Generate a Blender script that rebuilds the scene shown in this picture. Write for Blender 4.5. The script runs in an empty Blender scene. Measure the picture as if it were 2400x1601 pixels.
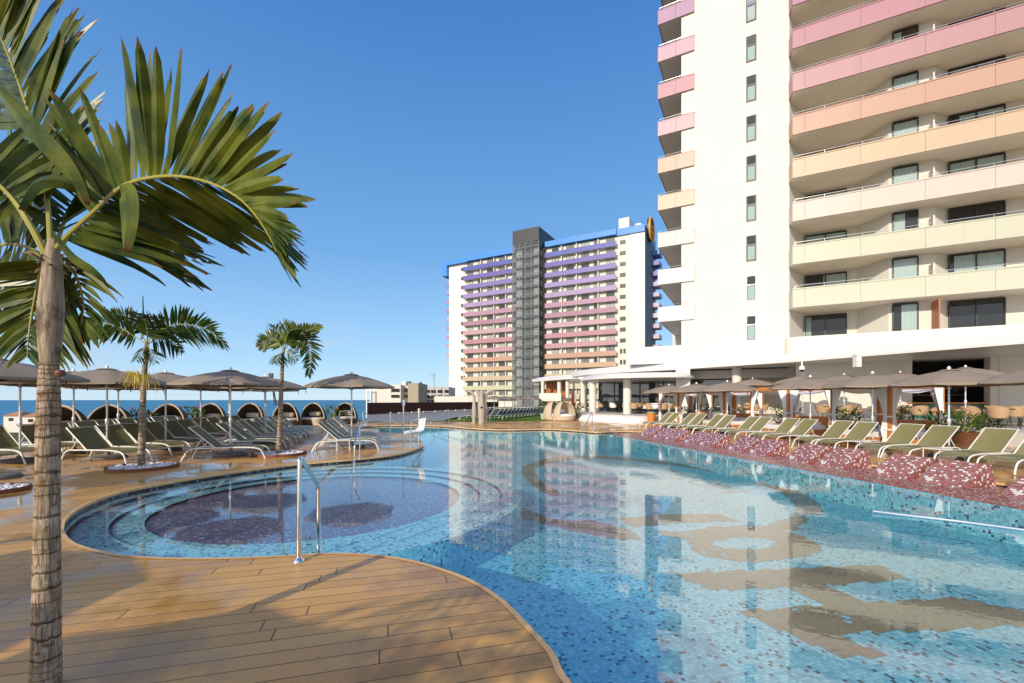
import bpy, math, random
from mathutils import Vector, Matrix, noise
from mathutils.geometry import tessellate_polygon
R = math.radians
PI = math.pi
random.seed(7)
scn = bpy.context.scene
COL = scn.collection

# ------------------------------------------------------------------ camera, sky, sun
F = 1035.0; HOR = 937.0; H0 = 1.6
cam = bpy.data.cameras.new('camera'); camo = bpy.data.objects.new('camera', cam); COL.objects.link(camo)
camo.location = (0, 0, H0); camo.rotation_euler = (R(90), 0, 0)
cam.sensor_width = 36; cam.lens = F/2400*36; cam.shift_y = (HOR-800.5)/2400
cam.clip_start = 0.05; cam.clip_end = 60000
scn.camera = camo
LX, LY = 0.5145, 0.8575          # horizontal travel of the sunlight
SUN_EL = 22.0
w = bpy.data.worlds.new('World'); scn.world = w; w.use_nodes = True
nt = w.node_tree
bg = nt.nodes['Background']
sky = nt.nodes.new('ShaderNodeTexSky'); sky.sky_type = 'NISHITA'; sky.sun_disc = False
sky.sun_elevation = R(SUN_EL); sky.sun_rotation = math.atan2(-LX, -LY)
sky.air_density = 1.0; sky.dust_density = 0.0; sky.ozone_density = 4.0; sky.altitude = 400
# the sky texture, tinted by height towards the clear azure of the photograph
tcw = nt.nodes.new('ShaderNodeTexCoord'); spw = nt.nodes.new('ShaderNodeSeparateXYZ'); nt.links.new(tcw.outputs['Generated'], spw.inputs[0])
rpw = nt.nodes.new('ShaderNodeValToRGB'); ee = rpw.color_ramp.elements
for k_, (p_, c_) in enumerate(((0.0, (3.7, 5.2, 6.5)), (.10, (2.6, 4.5, 6.6)), (.30, (1.2, 2.95, 5.6)), (.66, (.42, 1.6, 4.3)), (1.0, (.35, 1.3, 3.8)))):
    if k_ > 1: ee.new(.5)
for k_, (p_, c_) in enumerate(((0.0, (3.7, 5.2, 6.5)), (.10, (2.6, 4.5, 6.6)), (.30, (1.2, 2.95, 5.6)), (.66, (.42, 1.6, 4.3)), (1.0, (.35, 1.3, 3.8)))):
    ee[k_].position = p_; ee[k_].color = (*c_, 1)
nt.links.new(spw.outputs[2], rpw.inputs[0])
mxw = nt.nodes.new('ShaderNodeMix'); mxw.data_type = 'RGBA'; mxw.inputs[0].default_value = .8
nt.links.new(sky.outputs[0], mxw.inputs[6]); nt.links.new(rpw.outputs[0], mxw.inputs[7])
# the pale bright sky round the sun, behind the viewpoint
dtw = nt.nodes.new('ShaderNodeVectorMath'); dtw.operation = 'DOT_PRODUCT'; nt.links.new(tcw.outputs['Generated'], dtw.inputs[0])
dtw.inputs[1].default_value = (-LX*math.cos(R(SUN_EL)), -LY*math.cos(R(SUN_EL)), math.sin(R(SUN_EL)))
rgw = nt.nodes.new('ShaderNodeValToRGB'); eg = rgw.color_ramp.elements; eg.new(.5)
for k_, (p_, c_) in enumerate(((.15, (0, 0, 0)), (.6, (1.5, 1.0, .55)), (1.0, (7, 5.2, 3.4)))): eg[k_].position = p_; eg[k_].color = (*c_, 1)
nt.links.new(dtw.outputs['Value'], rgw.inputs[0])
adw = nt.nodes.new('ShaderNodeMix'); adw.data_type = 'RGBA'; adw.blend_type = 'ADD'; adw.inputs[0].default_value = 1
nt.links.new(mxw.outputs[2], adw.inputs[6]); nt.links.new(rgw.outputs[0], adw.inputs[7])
# thin wisps of cloud low over the sea
mpw = nt.nodes.new('ShaderNodeMapping'); mpw.inputs['Scale'].default_value = (3.0, 3.0, 26.0); nt.links.new(tcw.outputs['Generated'], mpw.inputs[0])
ncw = nt.nodes.new('ShaderNodeTexNoise'); ncw.inputs['Scale'].default_value = 1.6; ncw.inputs['Detail'].default_value = 5; nt.links.new(mpw.outputs[0], ncw.inputs['Vector'])
r1w = nt.nodes.new('ShaderNodeValToRGB'); r1w.color_ramp.elements[0].position = .56; r1w.color_ramp.elements[1].position = .74; nt.links.new(ncw.outputs[0], r1w.inputs[0])
r2w = nt.nodes.new('ShaderNodeValToRGB'); e2 = r2w.color_ramp.elements; e2[0].position = .03; e2[1].position = .09; e2.new(.16); e2.new(.20)
for k_, (p_, v_) in enumerate(((.0, .25), (.07, .5), (.13, .35), (.22, 0))): e2[k_].position = p_; e2[k_].color = (v_, v_, v_, 1)
nt.links.new(spw.outputs[2], r2w.inputs[0])
mlw = nt.nodes.new('ShaderNodeMath'); mlw.operation = 'MULTIPLY'; nt.links.new(r1w.outputs[0], mlw.inputs[0]); nt.links.new(r2w.outputs[0], mlw.inputs[1])
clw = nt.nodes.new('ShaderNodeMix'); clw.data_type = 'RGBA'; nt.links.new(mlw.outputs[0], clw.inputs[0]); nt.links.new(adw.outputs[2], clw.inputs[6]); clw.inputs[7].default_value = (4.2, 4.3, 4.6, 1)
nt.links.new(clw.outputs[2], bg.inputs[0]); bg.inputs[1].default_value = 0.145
sun = bpy.data.lights.new('sun', 'SUN'); sun.energy = 3.75; sun.angle = R(0.5); sun.color = (1.0, 0.885, 0.72)
suno = bpy.data.objects.new('sun', sun); COL.objects.link(suno); suno.location = (-20, -30, 30)
ldir = Vector((LX*math.cos(R(SUN_EL)), LY*math.cos(R(SUN_EL)), -math.sin(R(SUN_EL))))
suno.rotation_euler = ldir.to_track_quat('-Z', 'Y').to_euler()
scn.view_settings.view_transform = 'Standard'; scn.view_settings.look = 'None'
scn.view_settings.exposure = 0.08; scn.view_settings.gamma = 1
scn.cycles.transparent_max_bounces = 24

def at(x, y, z=0.0):
    d = F*(H0-z)/(y-HOR)
    return Vector(((x-1200)/F*d, d, z))
def pd(x, y, d):
    return Vector(((x-1200)/F*d, d, H0+(HOR-y)*d/F))

# ------------------------------------------------------------------ materials
MATS = {}
def newmat(name):
    m = bpy.data.materials.new(name); m.use_nodes = True
    m.node_tree.nodes.clear(); MATS[name] = m
    return m, m.node_tree.nodes, m.node_tree.links
def bsdf(N, L, rough=.5, spec=.5, metal=0.0):
    o = N.new('ShaderNodeOutputMaterial'); b = N.new('ShaderNodeBsdfPrincipled')
    b.inputs['Roughness'].default_value = rough; b.inputs['Metallic'].default_value = metal
    b.inputs['Specular IOR Level'].default_value = spec
    L.new(b.outputs[0], o.inputs[0]); return b, o
def mth(N, L, op, a, b=None, c=None):
    n = N.new('ShaderNodeMath'); n.operation = op
    for i, v in enumerate((a, b, c)):
        if v is None: continue
        if isinstance(v, (int, float)): n.inputs[i].default_value = v
        else: L.new(v, n.inputs[i])
    return n.outputs[0]
def mixc(N, L, f, a, b, blend='MIX'):
    n = N.new('ShaderNodeMix'); n.data_type = 'RGBA'; n.blend_type = blend
    for i, v in ((0, f), (6, a), (7, b)):
        if isinstance(v, (int, float)): n.inputs[i].default_value = v
        elif isinstance(v, (tuple, list)): n.inputs[i].default_value = (*v[:3], 1)
        else: L.new(v, n.inputs[i])
    return n.outputs[2]
def ramp(N, L, fac, stops, const=False):
    n = N.new('ShaderNodeValToRGB'); e = n.color_ramp.elements
    if const: n.color_ramp.interpolation = 'CONSTANT'
    while len(e) < len(stops): e.new(0.5)
    for k, (p, c) in enumerate(stops):
        e[k].position = p; e[k].color = (*c[:3], 1) if isinstance(c, (tuple, list)) else (c, c, c, 1)
    L.new(fac, n.inputs[0]); return n.outputs[0]
def noisen(N, L, vec, scale, detail=4, rough=.55):
    n = N.new('ShaderNodeTexNoise'); n.inputs['Scale'].default_value = scale
    n.inputs['Detail'].default_value = detail; n.inputs['Roughness'].default_value = rough
    if vec is not None: L.new(vec, n.inputs['Vector'])
    return n.outputs[0]
def mapping(N, L, vec, rot=0, scale=(1, 1, 1), loc=(0, 0, 0)):
    n = N.new('ShaderNodeMapping'); n.inputs['Rotation'].default_value = (0, 0, rot)
    n.inputs['Scale'].default_value = scale; n.inputs['Location'].default_value = loc
    L.new(vec, n.inputs['Vector']); return n.outputs[0]
def bump(N, L, b, h, strength=.3, dist=.02):
    n = N.new('ShaderNodeBump'); n.inputs['Strength'].default_value = strength
    n.inputs['Distance'].default_value = dist; L.new(h, n.inputs['Height']); L.new(n.outputs[0], b.inputs['Normal'])
def wpos(N): return N.new('ShaderNodeNewGeometry').outputs['Position']
def opos(N): return N.new('ShaderNodeTexCoord').outputs['Object']

def simple(name, col, rough=.6, spec=.4, metal=0.0, var=.12, scale=6, bmp=.0, obj=False):
    m, N, L = newmat(name); b, o = bsdf(N, L, rough, spec, metal)
    v = opos(N) if obj else wpos(N)
    n = noisen(N, L, v, scale)
    c = mixc(N, L, n, tuple(x*(1-var) for x in col), tuple(min(1, x*(1+var)) for x in col))
    L.new(c, b.inputs['Base Color'])
    if bmp: bump(N, L, b, noisen(N, L, v, scale*12), bmp, .01)
    return m

def paint(name, col, rough=.55):      # painted render with faint stains and streaks
    m, N, L = newmat(name); b, o = bsdf(N, L, rough, .3)
    v = wpos(N)
    n1 = noisen(N, L, v, .35, 5)
    n2 = noisen(N, L, mapping(N, L, v, 0, (2.2, 2.2, .12)), 1.0, 5)
    c = mixc(N, L, n1, tuple(x*.93 for x in col), col)
    s = ramp(N, L, n2, [(.54, 0.0), (.78, .26)])
    c = mixc(N, L, s, c, tuple(x*.72 for x in col))
    L.new(c, b.inputs['Base Color'])
    bump(N, L, b, noisen(N, L, v, 40, 3), .15, .01)
    return m

def tiles(name, pitch, pal, grout, mode='xy', rot=0, center=(0, 0), gw=.1, cluster=0.0, rough=.25, tint=None):
    m, N, L = newmat(name); b, o = bsdf(N, L, rough, .5)
    if mode == 'uv': v = N.new('ShaderNodeTexCoord').outputs['UV']; v = mapping(N, L, v, 0, (1/pitch,)*3)
    elif mode == 'polar':
        s = N.new('ShaderNodeSeparateXYZ'); L.new(wpos(N), s.inputs[0])
        dx = mth(N, L, 'SUBTRACT', s.outputs[0], center[0]); dy = mth(N, L, 'SUBTRACT', s.outputs[1], center[1])
        r = mth(N, L, 'SQRT', mth(N, L, 'ADD', mth(N, L, 'MULTIPLY', dx, dx), mth(N, L, 'MULTIPLY', dy, dy)))
        a = mth(N, L, 'MULTIPLY', mth(N, L, 'ARCTAN2', dy, dx), 3.0)
        cc = N.new('ShaderNodeCombineXYZ'); L.new(mth(N, L, 'DIVIDE', r, pitch), cc.inputs[0]); L.new(mth(N, L, 'DIVIDE', a, pitch), cc.inputs[1])
        v = cc.outputs[0]
    else: v = mapping(N, L, wpos(N), rot, (1/pitch, 1/pitch, 0))
    fl = N.new('ShaderNodeVectorMath'); fl.operation = 'FLOOR'; L.new(v, fl.inputs[0])
    fr = N.new('ShaderNodeVectorMath'); fr.operation = 'FRACTION'; L.new(v, fr.inputs[0])
    wn = N.new('ShaderNodeTexWhiteNoise'); wn.noise_dimensions = '2D'; L.new(fl.outputs[0], wn.inputs['Vector'])
    val = wn.outputs['Value']
    if cluster:
        nz = noisen(N, L, fl.outputs[0], .22, 2)
        val = mth(N, L, 'ADD', val, mth(N, L, 'MULTIPLY', mth(N, L, 'SUBTRACT', nz, .5), cluster))
    p = 0; stops = []
    for c, pr in pal: stops.append((min(p, .999), c)); p += pr
    c = ramp(N, L, val, stops, True)
    hv = N.new('ShaderNodeTexWhiteNoise'); hv.noise_dimensions = '3D'; L.new(mapping(N, L, fl.outputs[0], 0, (1, 1, 1), (3.3, 7.7, 1.1)), hv.inputs['Vector'])
    c = mixc(N, L, mth(N, L, 'MULTIPLY', hv.outputs['Value'], .22), c, (0, 0, 0))
    sp = N.new('ShaderNodeSeparateXYZ'); L.new(fr.outputs[0], sp.inputs[0])
    g = mth(N, L, 'MAXIMUM', mth(N, L, 'LESS_THAN', sp.outputs[0], gw), mth(N, L, 'LESS_THAN', sp.outputs[1], gw))
    c = mixc(N, L, g, c, grout)
    L.new(c, b.inputs['Base Color'])
    return m

WX, WY = -.27, .963        # direction joints of the deck boards point, boards run square to it
# wet composite decking
def deckmat():
    m, N, L = newmat('decking'); b, o = bsdf(N, L, .3, .35)
    v = mapping(N, L, wpos(N), -math.atan2(.27, .963))
    s = N.new('ShaderNodeSeparateXYZ'); L.new(v, s.inputs[0])
    yy = mth(N, L, 'DIVIDE', s.outputs[1], .155); idn = mth(N, L, 'FLOOR', yy); fy = mth(N, L, 'FRACT', yy)
    wn = N.new('ShaderNodeTexWhiteNoise'); wn.noise_dimensions = '1D'; L.new(idn, wn.inputs['W'])
    xx = mth(N, L, 'ADD', mth(N, L, 'DIVIDE', s.outputs[0], 2.4), mth(N, L, 'MULTIPLY', wn.outputs['Value'], 1.0))
    fx = mth(N, L, 'FRACT', xx)
    cb = N.new('ShaderNodeCombineXYZ'); L.new(idn, cb.inputs[0]); L.new(mth(N, L, 'FLOOR', xx), cb.inputs[1])
    wb = N.new('ShaderNodeTexWhiteNoise'); wb.noise_dimensions = '2D'; L.new(cb.outputs[0], wb.inputs['Vector'])
    gap = mth(N, L, 'MAXIMUM', mth(N, L, 'LESS_THAN', fy, .045), mth(N, L, 'LESS_THAN', fx, .0035))
    base = mixc(N, L, wb.outputs['Value'], (.70, .36, .08), (.82, .46, .125))
    grain = noisen(N, L, mapping(N, L, v, 0, (1.5, 60, 1)), 1.0, 3)
    base = mixc(N, L, mth(N, L, 'MULTIPLY', grain, .35), base, (.44, .21, .06))
    blot = noisen(N, L, wpos(N), .9, 5)
    base = mixc(N, L, ramp(N, L, blot, [(.35, 0.0), (.65, .35)]), base, (.46, .25, .10))
    c = mixc(N, L, gap, base, (.05, .025, .012))
    wet = noisen(N, L, wpos(N), .8, 6, .6)
    c = mixc(N, L, ramp(N, L, wet, [(.40, .45), (.52, 0.0)]), c, (.16, .07, .02))
    L.new(c, b.inputs['Base Color'])
    L.new(ramp(N, L, wet, [(.40, .06), (.46, .16), (.54, .40)]), b.inputs['Roughness'])
    bh = mth(N, L, 'ADD', mth(N, L, 'SUBTRACT', 1, gap), mth(N, L, 'MULTIPLY', noisen(N, L, wpos(N), 3.0, 3), .35))
    bump(N, L, b, bh, .35, .006)
    return m
def watermat():
    m, N, L = newmat('water')
    o = N.new('ShaderNodeOutputMaterial'); mx = N.new('ShaderNodeMixShader')
    fr = N.new('ShaderNodeFresnel'); fr.inputs[0].default_value = 2.0
    tr = N.new('ShaderNodeBsdfTransparent'); tr.inputs[0].default_value = (.93, .99, .98, 1)
    gl = N.new('ShaderNodeBsdfGlossy'); gl.inputs['Roughness'].default_value = .012
    bp = N.new('ShaderNodeBump'); bp.inputs['Strength'].default_value = .10; bp.inputs['Distance'].default_value = .012
    v = wpos(N)
    h = mth(N, L, 'ADD', noisen(N, L, mapping(N, L, v, .4, (1.0, 1.6, 1)), 2.6, 3), mth(N, L, 'MULTIPLY', noisen(N, L, v, 11, 2), .12))
    L.new(h, bp.inputs['Height'])
    L.new(bp.outputs[0], gl.inputs['Normal']); L.new(bp.outputs[0], fr.inputs['Normal'])
    bf = N.new('ShaderNodeNewGeometry').outputs['Backfacing']
    L.new(mth(N, L, 'MULTIPLY', fr.outputs[0], mth(N, L, 'SUBTRACT', 1, bf)), mx.inputs[0]); L.new(tr.outputs[0], mx.inputs[1]); L.new(gl.outputs[0], mx.inputs[2]); L.new(mx.outputs[0], o.inputs[0])
    return m
def glassmat(name, tint, ior=1.5, rough=0.0):
    m, N, L = newmat(name)
    o = N.new('ShaderNodeOutputMaterial'); mx = N.new('ShaderNodeMixShader')
    fr = N.new('ShaderNodeFresnel'); fr.inputs[0].default_value = ior
    tr = N.new('ShaderNodeBsdfTransparent'); tr.inputs[0].default_value = (*tint, 1)
    gl = N.new('ShaderNodeBsdfGlossy'); gl.inputs['Roughness'].default_value = rough
    L.new(fr.outputs[0], mx.inputs[0]); L.new(tr.outputs[0], mx.inputs[1]); L.new(gl.outputs[0], mx.inputs[2]); L.new(mx.outputs[0], o.inputs[0])
    return m
def leafmat(name, c1, c2, brown=(.20, .10, .03), spec=.35, rough=.34):
    m, N, L = newmat(name)
    o = N.new('ShaderNodeOutputMaterial'); mx = N.new('ShaderNodeMixShader'); mx.inputs[0].default_value = .22
    b = N.new('ShaderNodeBsdfPrincipled'); b.inputs['Roughness'].default_value = rough; b.inputs['Specular IOR Level'].default_value = spec
    t = N.new('ShaderNodeBsdfTranslucent')
    uv = N.new('ShaderNodeTexCoord').outputs['UV']; s = N.new('ShaderNodeSeparateXYZ'); L.new(uv, s.inputs[0])
    n = noisen(N, L, opos(N), 5, 3)
    c = mixc(N, L, ramp(N, L, n, [(.35, 0.0), (.65, 1.0)]), c1, c2)
    streak = noisen(N, L, mapping(N, L, uv, 0, (14, .8, 1)), 1.0, 3)
    c = mixc(N, L, mth(N, L, 'MULTIPLY', streak, .5), c, tuple(x*.45 for x in c1))
    tip = ramp(N, L, mth(N, L, 'ADD', s.outputs[1], mth(N, L, 'MULTIPLY', mth(N, L, 'SUBTRACT', n, .5), .3)), [(.86, 0.0), (1.0, 1.0)])
    c = mixc(N, L, tip, c, brown)
    L.new(c, b.inputs['Base Color']); L.new(mixc(N, L, .0, c, c), t.inputs[0])
    L.new(b.outputs[0], mx.inputs[1]); L.new(t.outputs[0], mx.inputs[2]); L.new(mx.outputs[0], o.inputs[0])
    return m
def trunkmat():
    m, N, L = newmat('palm_bark'); b, o = bsdf(N, L, .85, .15)
    uv = N.new('ShaderNodeTexCoord').outputs['UV']; s = N.new('ShaderNodeSeparateXYZ'); L.new(uv, s.inputs[0])
    op = opos(N); n = noisen(N, L, op, 9, 6, .65); n2 = noisen(N, L, mapping(N, L, op, 0, (90, 90, 9)), 1, 5, .65)
    jag = mth(N, L, 'MULTIPLY', mth(N, L, 'SUBTRACT', noisen(N, L, mapping(N, L, op, 0, (28, 28, 28)), 1, 3), .5), .55)
    ring = mth(N, L, 'FRACT', mth(N, L, 'ADD', mth(N, L, 'ADD', s.outputs[0], jag), mth(N, L, 'MULTIPLY', n, .5)))
    c = mixc(N, L, ramp(N, L, n, [(.35, 0.), (.65, 1.)]), (.34, .25, .165), (.60, .49, .37))
    c = mixc(N, L, ramp(N, L, n2, [(.38, .85), (.56, 0.)]), c, (.13, .085, .05))
    c = mixc(N, L, ramp(N, L, ring, [(.0, .9), (.10, .8), (.20, .1), (.5, .0), (.93, 0.), (1., .9)]), c, (.06, .038, .025))
    blot = noisen(N, L, mapping(N, L, op, 0, (14, 14, 22)), 1, 4)
    c = mixc(N, L, ramp(N, L, blot, [(.60, 0.), (.66, .8)]), c, (.16, .075, .03))
    g = ramp(N, L, noisen(N, L, op, 4, 3), [(.52, 0.), (.7, .55)])
    c = mixc(N, L, g, c, (.17, .16, .05))
    L.new(c, b.inputs['Base Color']); bump(N, L, b, mth(N, L, 'ADD', n2, mth(N, L, 'MULTIPLY', ring, .6)), .9, .012)
    return m
def weave(name, c1, c2, sc=60, rough=.7):
    m, N, L = newmat(name); b, o = bsdf(N, L, rough, .25)
    v = opos(N)
    a = N.new('ShaderNodeTexWave'); a.inputs['Scale'].default_value = sc/6; a.bands_direction = 'Z'; L.new(v, a.inputs['Vector'])
    c_ = N.new('ShaderNodeTexWave'); c_.inputs['Scale'].default_value = sc/6; c_.bands_direction = 'DIAGONAL'; L.new(v, c_.inputs['Vector'])
    f = mth(N, L, 'MULTIPLY', a.outputs['Fac'], c_.outputs['Fac'])
    f = mth(N, L, 'ADD', mth(N, L, 'MULTIPLY', f, .7), mth(N, L, 'MULTIPLY', noisen(N, L, v, 4, 3), .4))
    L.new(mixc(N, L, f, c1, c2), b.inputs['Base Color']); bump(N, L, b, f, .5, .01)
    return m
def wood(name, c1, c2, ax=(3, 3, 40)):
    m, N, L = newmat(name); b, o = bsdf(N, L, .45, .4)
    n = noisen(N, L, mapping(N, L, opos(N), 0, ax), 1.0, 4)
    L.new(mixc(N, L, ramp(N, L, n, [(.3, 0.), (.7, 1.)]), c1, c2), b.inputs['Base Color']); return m

M_DECK = deckmat(); M_WATER = watermat()
M_COPE = simple('coping_board', (.74, .46, .19), .4, .3, var=.18, scale=3)
M_RENDER = paint('white_render', (.70, .665, .59)); M_CREAM = paint('cream_render', (.70, .66, .58))
M_GREIGE = paint('warm_grey_render', (.66, .60, .52))
M_CANOPY = paint('canopy_white', (.73, .70, .655), .3)
M_WHITE = simple('white_paint', (.85, .83, .80), .4, .4, var=.04)
M_FRAMEW = simple('lounger_frame_paint', (.74, .74, .68), .35, .5, var=.06, obj=True)
M_SLING = weave('olive_mesh_fabric', (.21, .19, .085), (.33, .30, .145), 200)
M_SLINGD = weave('dark_grey_mesh_fabric', (.035, .04, .035), (.07, .075, .07), 200)
M_STEEL = simple('polished_steel', (.78, .78, .76), .13, .5, 1.0, var=.06, scale=9)
M_POLE = simple('umbrella_pole_metal', (.72, .72, .72), .3, .5, .35, var=.05, obj=True)
M_CANVAS = simple('taupe_canvas', (.29, .235, .18), .85, .15, var=.14, scale=3, bmp=.1, obj=True)
M_DARK = simple('dark_metal', (.03, .03, .032), .4, .5)
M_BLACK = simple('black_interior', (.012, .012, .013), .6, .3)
M_CURT = simple('pale_curtain', (.66, .72, .69), .8, .2, var=.1, scale=14)
M_CURTW = simple('white_curtain', (.86, .86, .84), .8, .2, var=.05, scale=8, obj=True)
M_GLASS = glassmat('window_glass', (.75, .82, .82), 1.6)
M_GLASST = glassmat('lift_tower_glass', (.62, .68, .72), 1.65, .02)
M_GLASSR = glassmat('restaurant_glass', (.42, .55, .58), 2.0)
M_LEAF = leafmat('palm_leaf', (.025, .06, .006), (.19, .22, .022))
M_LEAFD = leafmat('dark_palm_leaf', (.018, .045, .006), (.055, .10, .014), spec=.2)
M_RACH = simple('palm_stalk', (.36, .33, .07), .45, .4, var=.2, obj=True)
M_BARK = trunkmat()
def shaftmat():
    m, N, L = newmat('palm_crownshaft'); b, o = bsdf(N, L, .6, .25); op = opos(N)
    a = noisen(N, L, mapping(N, L, op, 0, (55, 55, 4)), 1, 5, .6); p = noisen(N, L, mapping(N, L, op, 0, (9, 9, 6)), 1, 4)
    c = mixc(N, L, ramp(N, L, a, [(.35, 0.), (.65, 1.)]), (.20, .145, .09), (.42, .34, .24))
    c = mixc(N, L, ramp(N, L, p, [(.50, 0.), (.60, .85)]), c, (.06, .035, .02))
    L.new(c, b.inputs['Base Color']); bump(N, L, b, a, .6, .008); return m
M_SHAFT = shaftmat()
M_WICK = weave('dark_wicker', (.05, .035, .022), (.17, .115, .07), 40)
M_WICKL = weave('pale_wicker', (.42, .33, .22), (.68, .56, .40), 40)
M_RATT = weave('rattan', (.33, .20, .10), (.66, .46, .27), 60)
M_CUSH = simple('cream_cushion', (.62, .54, .42), .85, .15, var=.1, scale=5, obj=True)
M_CUSHW = simple('white_cushion', (.82, .81, .78), .85, .15, var=.06, scale=5, obj=True)
M_OWOOD = wood('orange_stained_wood', (.50, .165, .03), (.66, .255, .06))
M_RWOOD = wood('red_cedar_boards', (.33, .09, .025), (.52, .17, .05), (30, 30, 1))
M_FENCE = simple('dark_red_slats', (.055, .018, .012), .5, .4, var=.4, scale=5)
M_PEB = simple('white_pebble', (.78, .76, .74), .6, .3, var=.15, scale=30)
M_CORTEN = simple('rusty_edging', (.22, .08, .035), .6, .3, var=.3, scale=12)
M_GRASS = simple('lawn', (.09, .17, .02), .9, .1, var=.5, scale=5, bmp=.6)
M_PAVE = simple('grey_paving', (.27, .265, .26), .7, .3, var=.12, scale=2)
M_TERR = simple('pale_terrace_paving', (.60, .56, .51), .6, .3, var=.1, scale=2)
M_STONE = simple('sculpted_grey_render', (.40, .355, .30), .7, .3, var=.25, scale=5, bmp=.3)
M_CONC = simple('concrete_base', (.22, .20, .18), .8, .2, var=.2, scale=12, obj=True)
M_PLANT = leafmat('shrub_leaf', (.04, .10, .015), (.13, .20, .03), (.16, .2, .03))
M_FLOW = simple('red_flower', (.55, .04, .02), .6, .3)
M_YEL = simple('yellow_flower_strand', (.55, .42, .06), .6, .3)
M_POT = simple('pale_pot', (.62, .57, .50), .6, .3, var=.12, obj=True)
M_POTD = simple('brown_pot', (.16, .07, .035), .5, .4, var=.2, obj=True)
M_BLUE = paint('bright_blue_panel', (.07, .26, .66), .4)
M_ORANGE = simple('orange_sign_face', (.72, .33, .02), .4, .5)
M_GREENT = tiles('green_bar_tile', .12, [((.01, .12, .08), .6), ((.03, .2, .14), .3), ((.005, .05, .04), .1)], (.01, .03, .03), 'xy')
M_SEATW = simple('white_plastic', (.86, .86, .86), .3, .5, var=.02)
M_BLUEP = simple('blue_pole', (.25, .32, .42), .3, .5, .3)
M_RED = simple('dark_red_canvas', (.25, .03, .03), .8, .2)
M_YCH = simple('yellow_plastic', (.75, .45, .02), .5, .4)
M_TROOF = simple('terracotta_roof', (.45, .22, .12), .8, .2)
CX, CY = -3.42, 7.95
POOLROT = math.atan2(.27, .963)
BL = [((.0, .30, .52), .0)]
M_POOL = tiles('blue_pool_mosaic', .036, [((.02, .05, .13), .07), ((.10, .45, .60), .25), ((.15, .55, .68), .33), ((.26, .66, .76), .35)], (.05, .30, .38), 'xy', -POOLROT, gw=.10, cluster=.5)
M_LOGO = tiles('brown_pool_mosaic', .036, [((.17, .135, .095), .5), ((.22, .175, .125), .5)], (.10, .08, .06), 'xy', -POOLROT, gw=.10)
M_VIOL = tiles('violet_pool_mosaic', .036, [((.55, .65, .72), .07), ((.17, .12, .19), .45), ((.23, .16, .26), .48)], (.06, .045, .10), 'polar', center=(CX, CY), gw=.12)
M_RING = tiles('pale_blue_pool_mosaic', .036, [((.12, .05, .10), .11), ((.24, .60, .66), .3), ((.34, .70, .74), .3), ((.46, .78, .80), .29)], (.14, .34, .40), 'polar', center=(CX, CY), gw=.10, cluster=.35)
M_RINGV = tiles('violet_riser_mosaic', .036, [((.16, .12, .28), .6), ((.10, .06, .18), .4)], (.06, .045, .10), 'polar', center=(CX, CY), gw=.1)
M_REDT = tiles('red_ledge_mosaic', .045, [((.86, .82, .79), .17), ((.44, .11, .08), .20), ((.30, .09, .085), .33), ((.40, .19, .18), .30)], (.16, .08, .07), 'uv', gw=.1)
M_REDX = tiles('red_floor_mosaic', .036, [((.80, .74, .70), .13), ((.42, .08, .05), .25), ((.26, .06, .06), .34), ((.33, .12, .12), .28)], (.13, .05, .05), 'xy', -math.atan2(.21, .977), gw=.1)
M_BAND = tiles('waterline_mosaic', .05, [((.02, .015, .02), .55), ((.10, .03, .03), .15), ((.14, .20, .26), .30)], (.10, .09, .09), 'uv', gw=.1)
M_POOLW = tiles('blue_wall_mosaic', .036, [((.02, .05, .13), .08), ((.10, .45, .60), .25), ((.15, .55, .68), .33), ((.26, .66, .76), .34)], (.05, .30, .38), 'uv', gw=.1)
def seamat():
    m, N, L = newmat('sea_water'); b, o = bsdf(N, L, .45, .35)
    s = N.new('ShaderNodeSeparateXYZ'); L.new(wpos(N), s.inputs[0])
    n = noisen(N, L, mapping(N, L, wpos(N), 0, (.0006, .004, 1)), 1, 4)
    L.new(mixc(N, L, ramp(N, L, n, [(.4, 0.), (.62, 1.)]), (.02, .17, .30), (.04, .25, .36)), b.inputs['Base Color'])
    bump(N, L, b, noisen(N, L, wpos(N), .02, 6), .5, 3); return m
M_SEA = seamat()
def muralmat():
    m, N, L = newmat('mural_render'); b, o = bsdf(N, L, .6, .2)
    v = mapping(N, L, wpos(N), 0, (.16, .16, .055))
    n = noisen(N, L, v, 1.0, 2)
    line = mth(N, L, 'LESS_THAN', mth(N, L, 'ABSOLUTE', mth(N, L, 'SUBTRACT', mth(N, L, 'FRACT', mth(N, L, 'MULTIPLY', n, 7)), .5)), .045)
    c = mixc(N, L, noisen(N, L, wpos(N), .2, 4), (.70, .66, .58), (.82, .80, .76))
    L.new(mixc(N, L, mth(N, L, 'MULTIPLY', line, .35), c, (.92, .92, .92)), b.inputs['Base Color']); return m
M_MURAL = muralmat(); M_SOFF = paint('warm_soffit', (.90, .82, .68))
M_PANEG = simple('grey_window_pane', (.16, .18, .18), .15, .6, var=.2, scale=.5); M_PANED = simple('dark_window_pane', (.05, .06, .065), .12, .6); M_CURTG = simple('drawn_grey_curtain', (.38, .42, .40), .7, .2)
CM = {}
def colpaint(rgb):
    k = tuple(rgb)
    if k not in CM:
        lin = [((c/255)/12.92 if c/255 <= .04045 else ((c/255+.055)/1.055)**2.4) for c in rgb]
        lin = [a_/b_ for a_, b_ in zip(lin, (1.20, 1.10, 1.04))]; lu = .3*lin[0]+.6*lin[1]+.1*lin[2]
        CM[k] = paint('band_paint_%02x%02x%02x' % k, tuple((a_*.8+lu*.2)*.84 for a_ in lin), .4)
    return CM[k]

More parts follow.
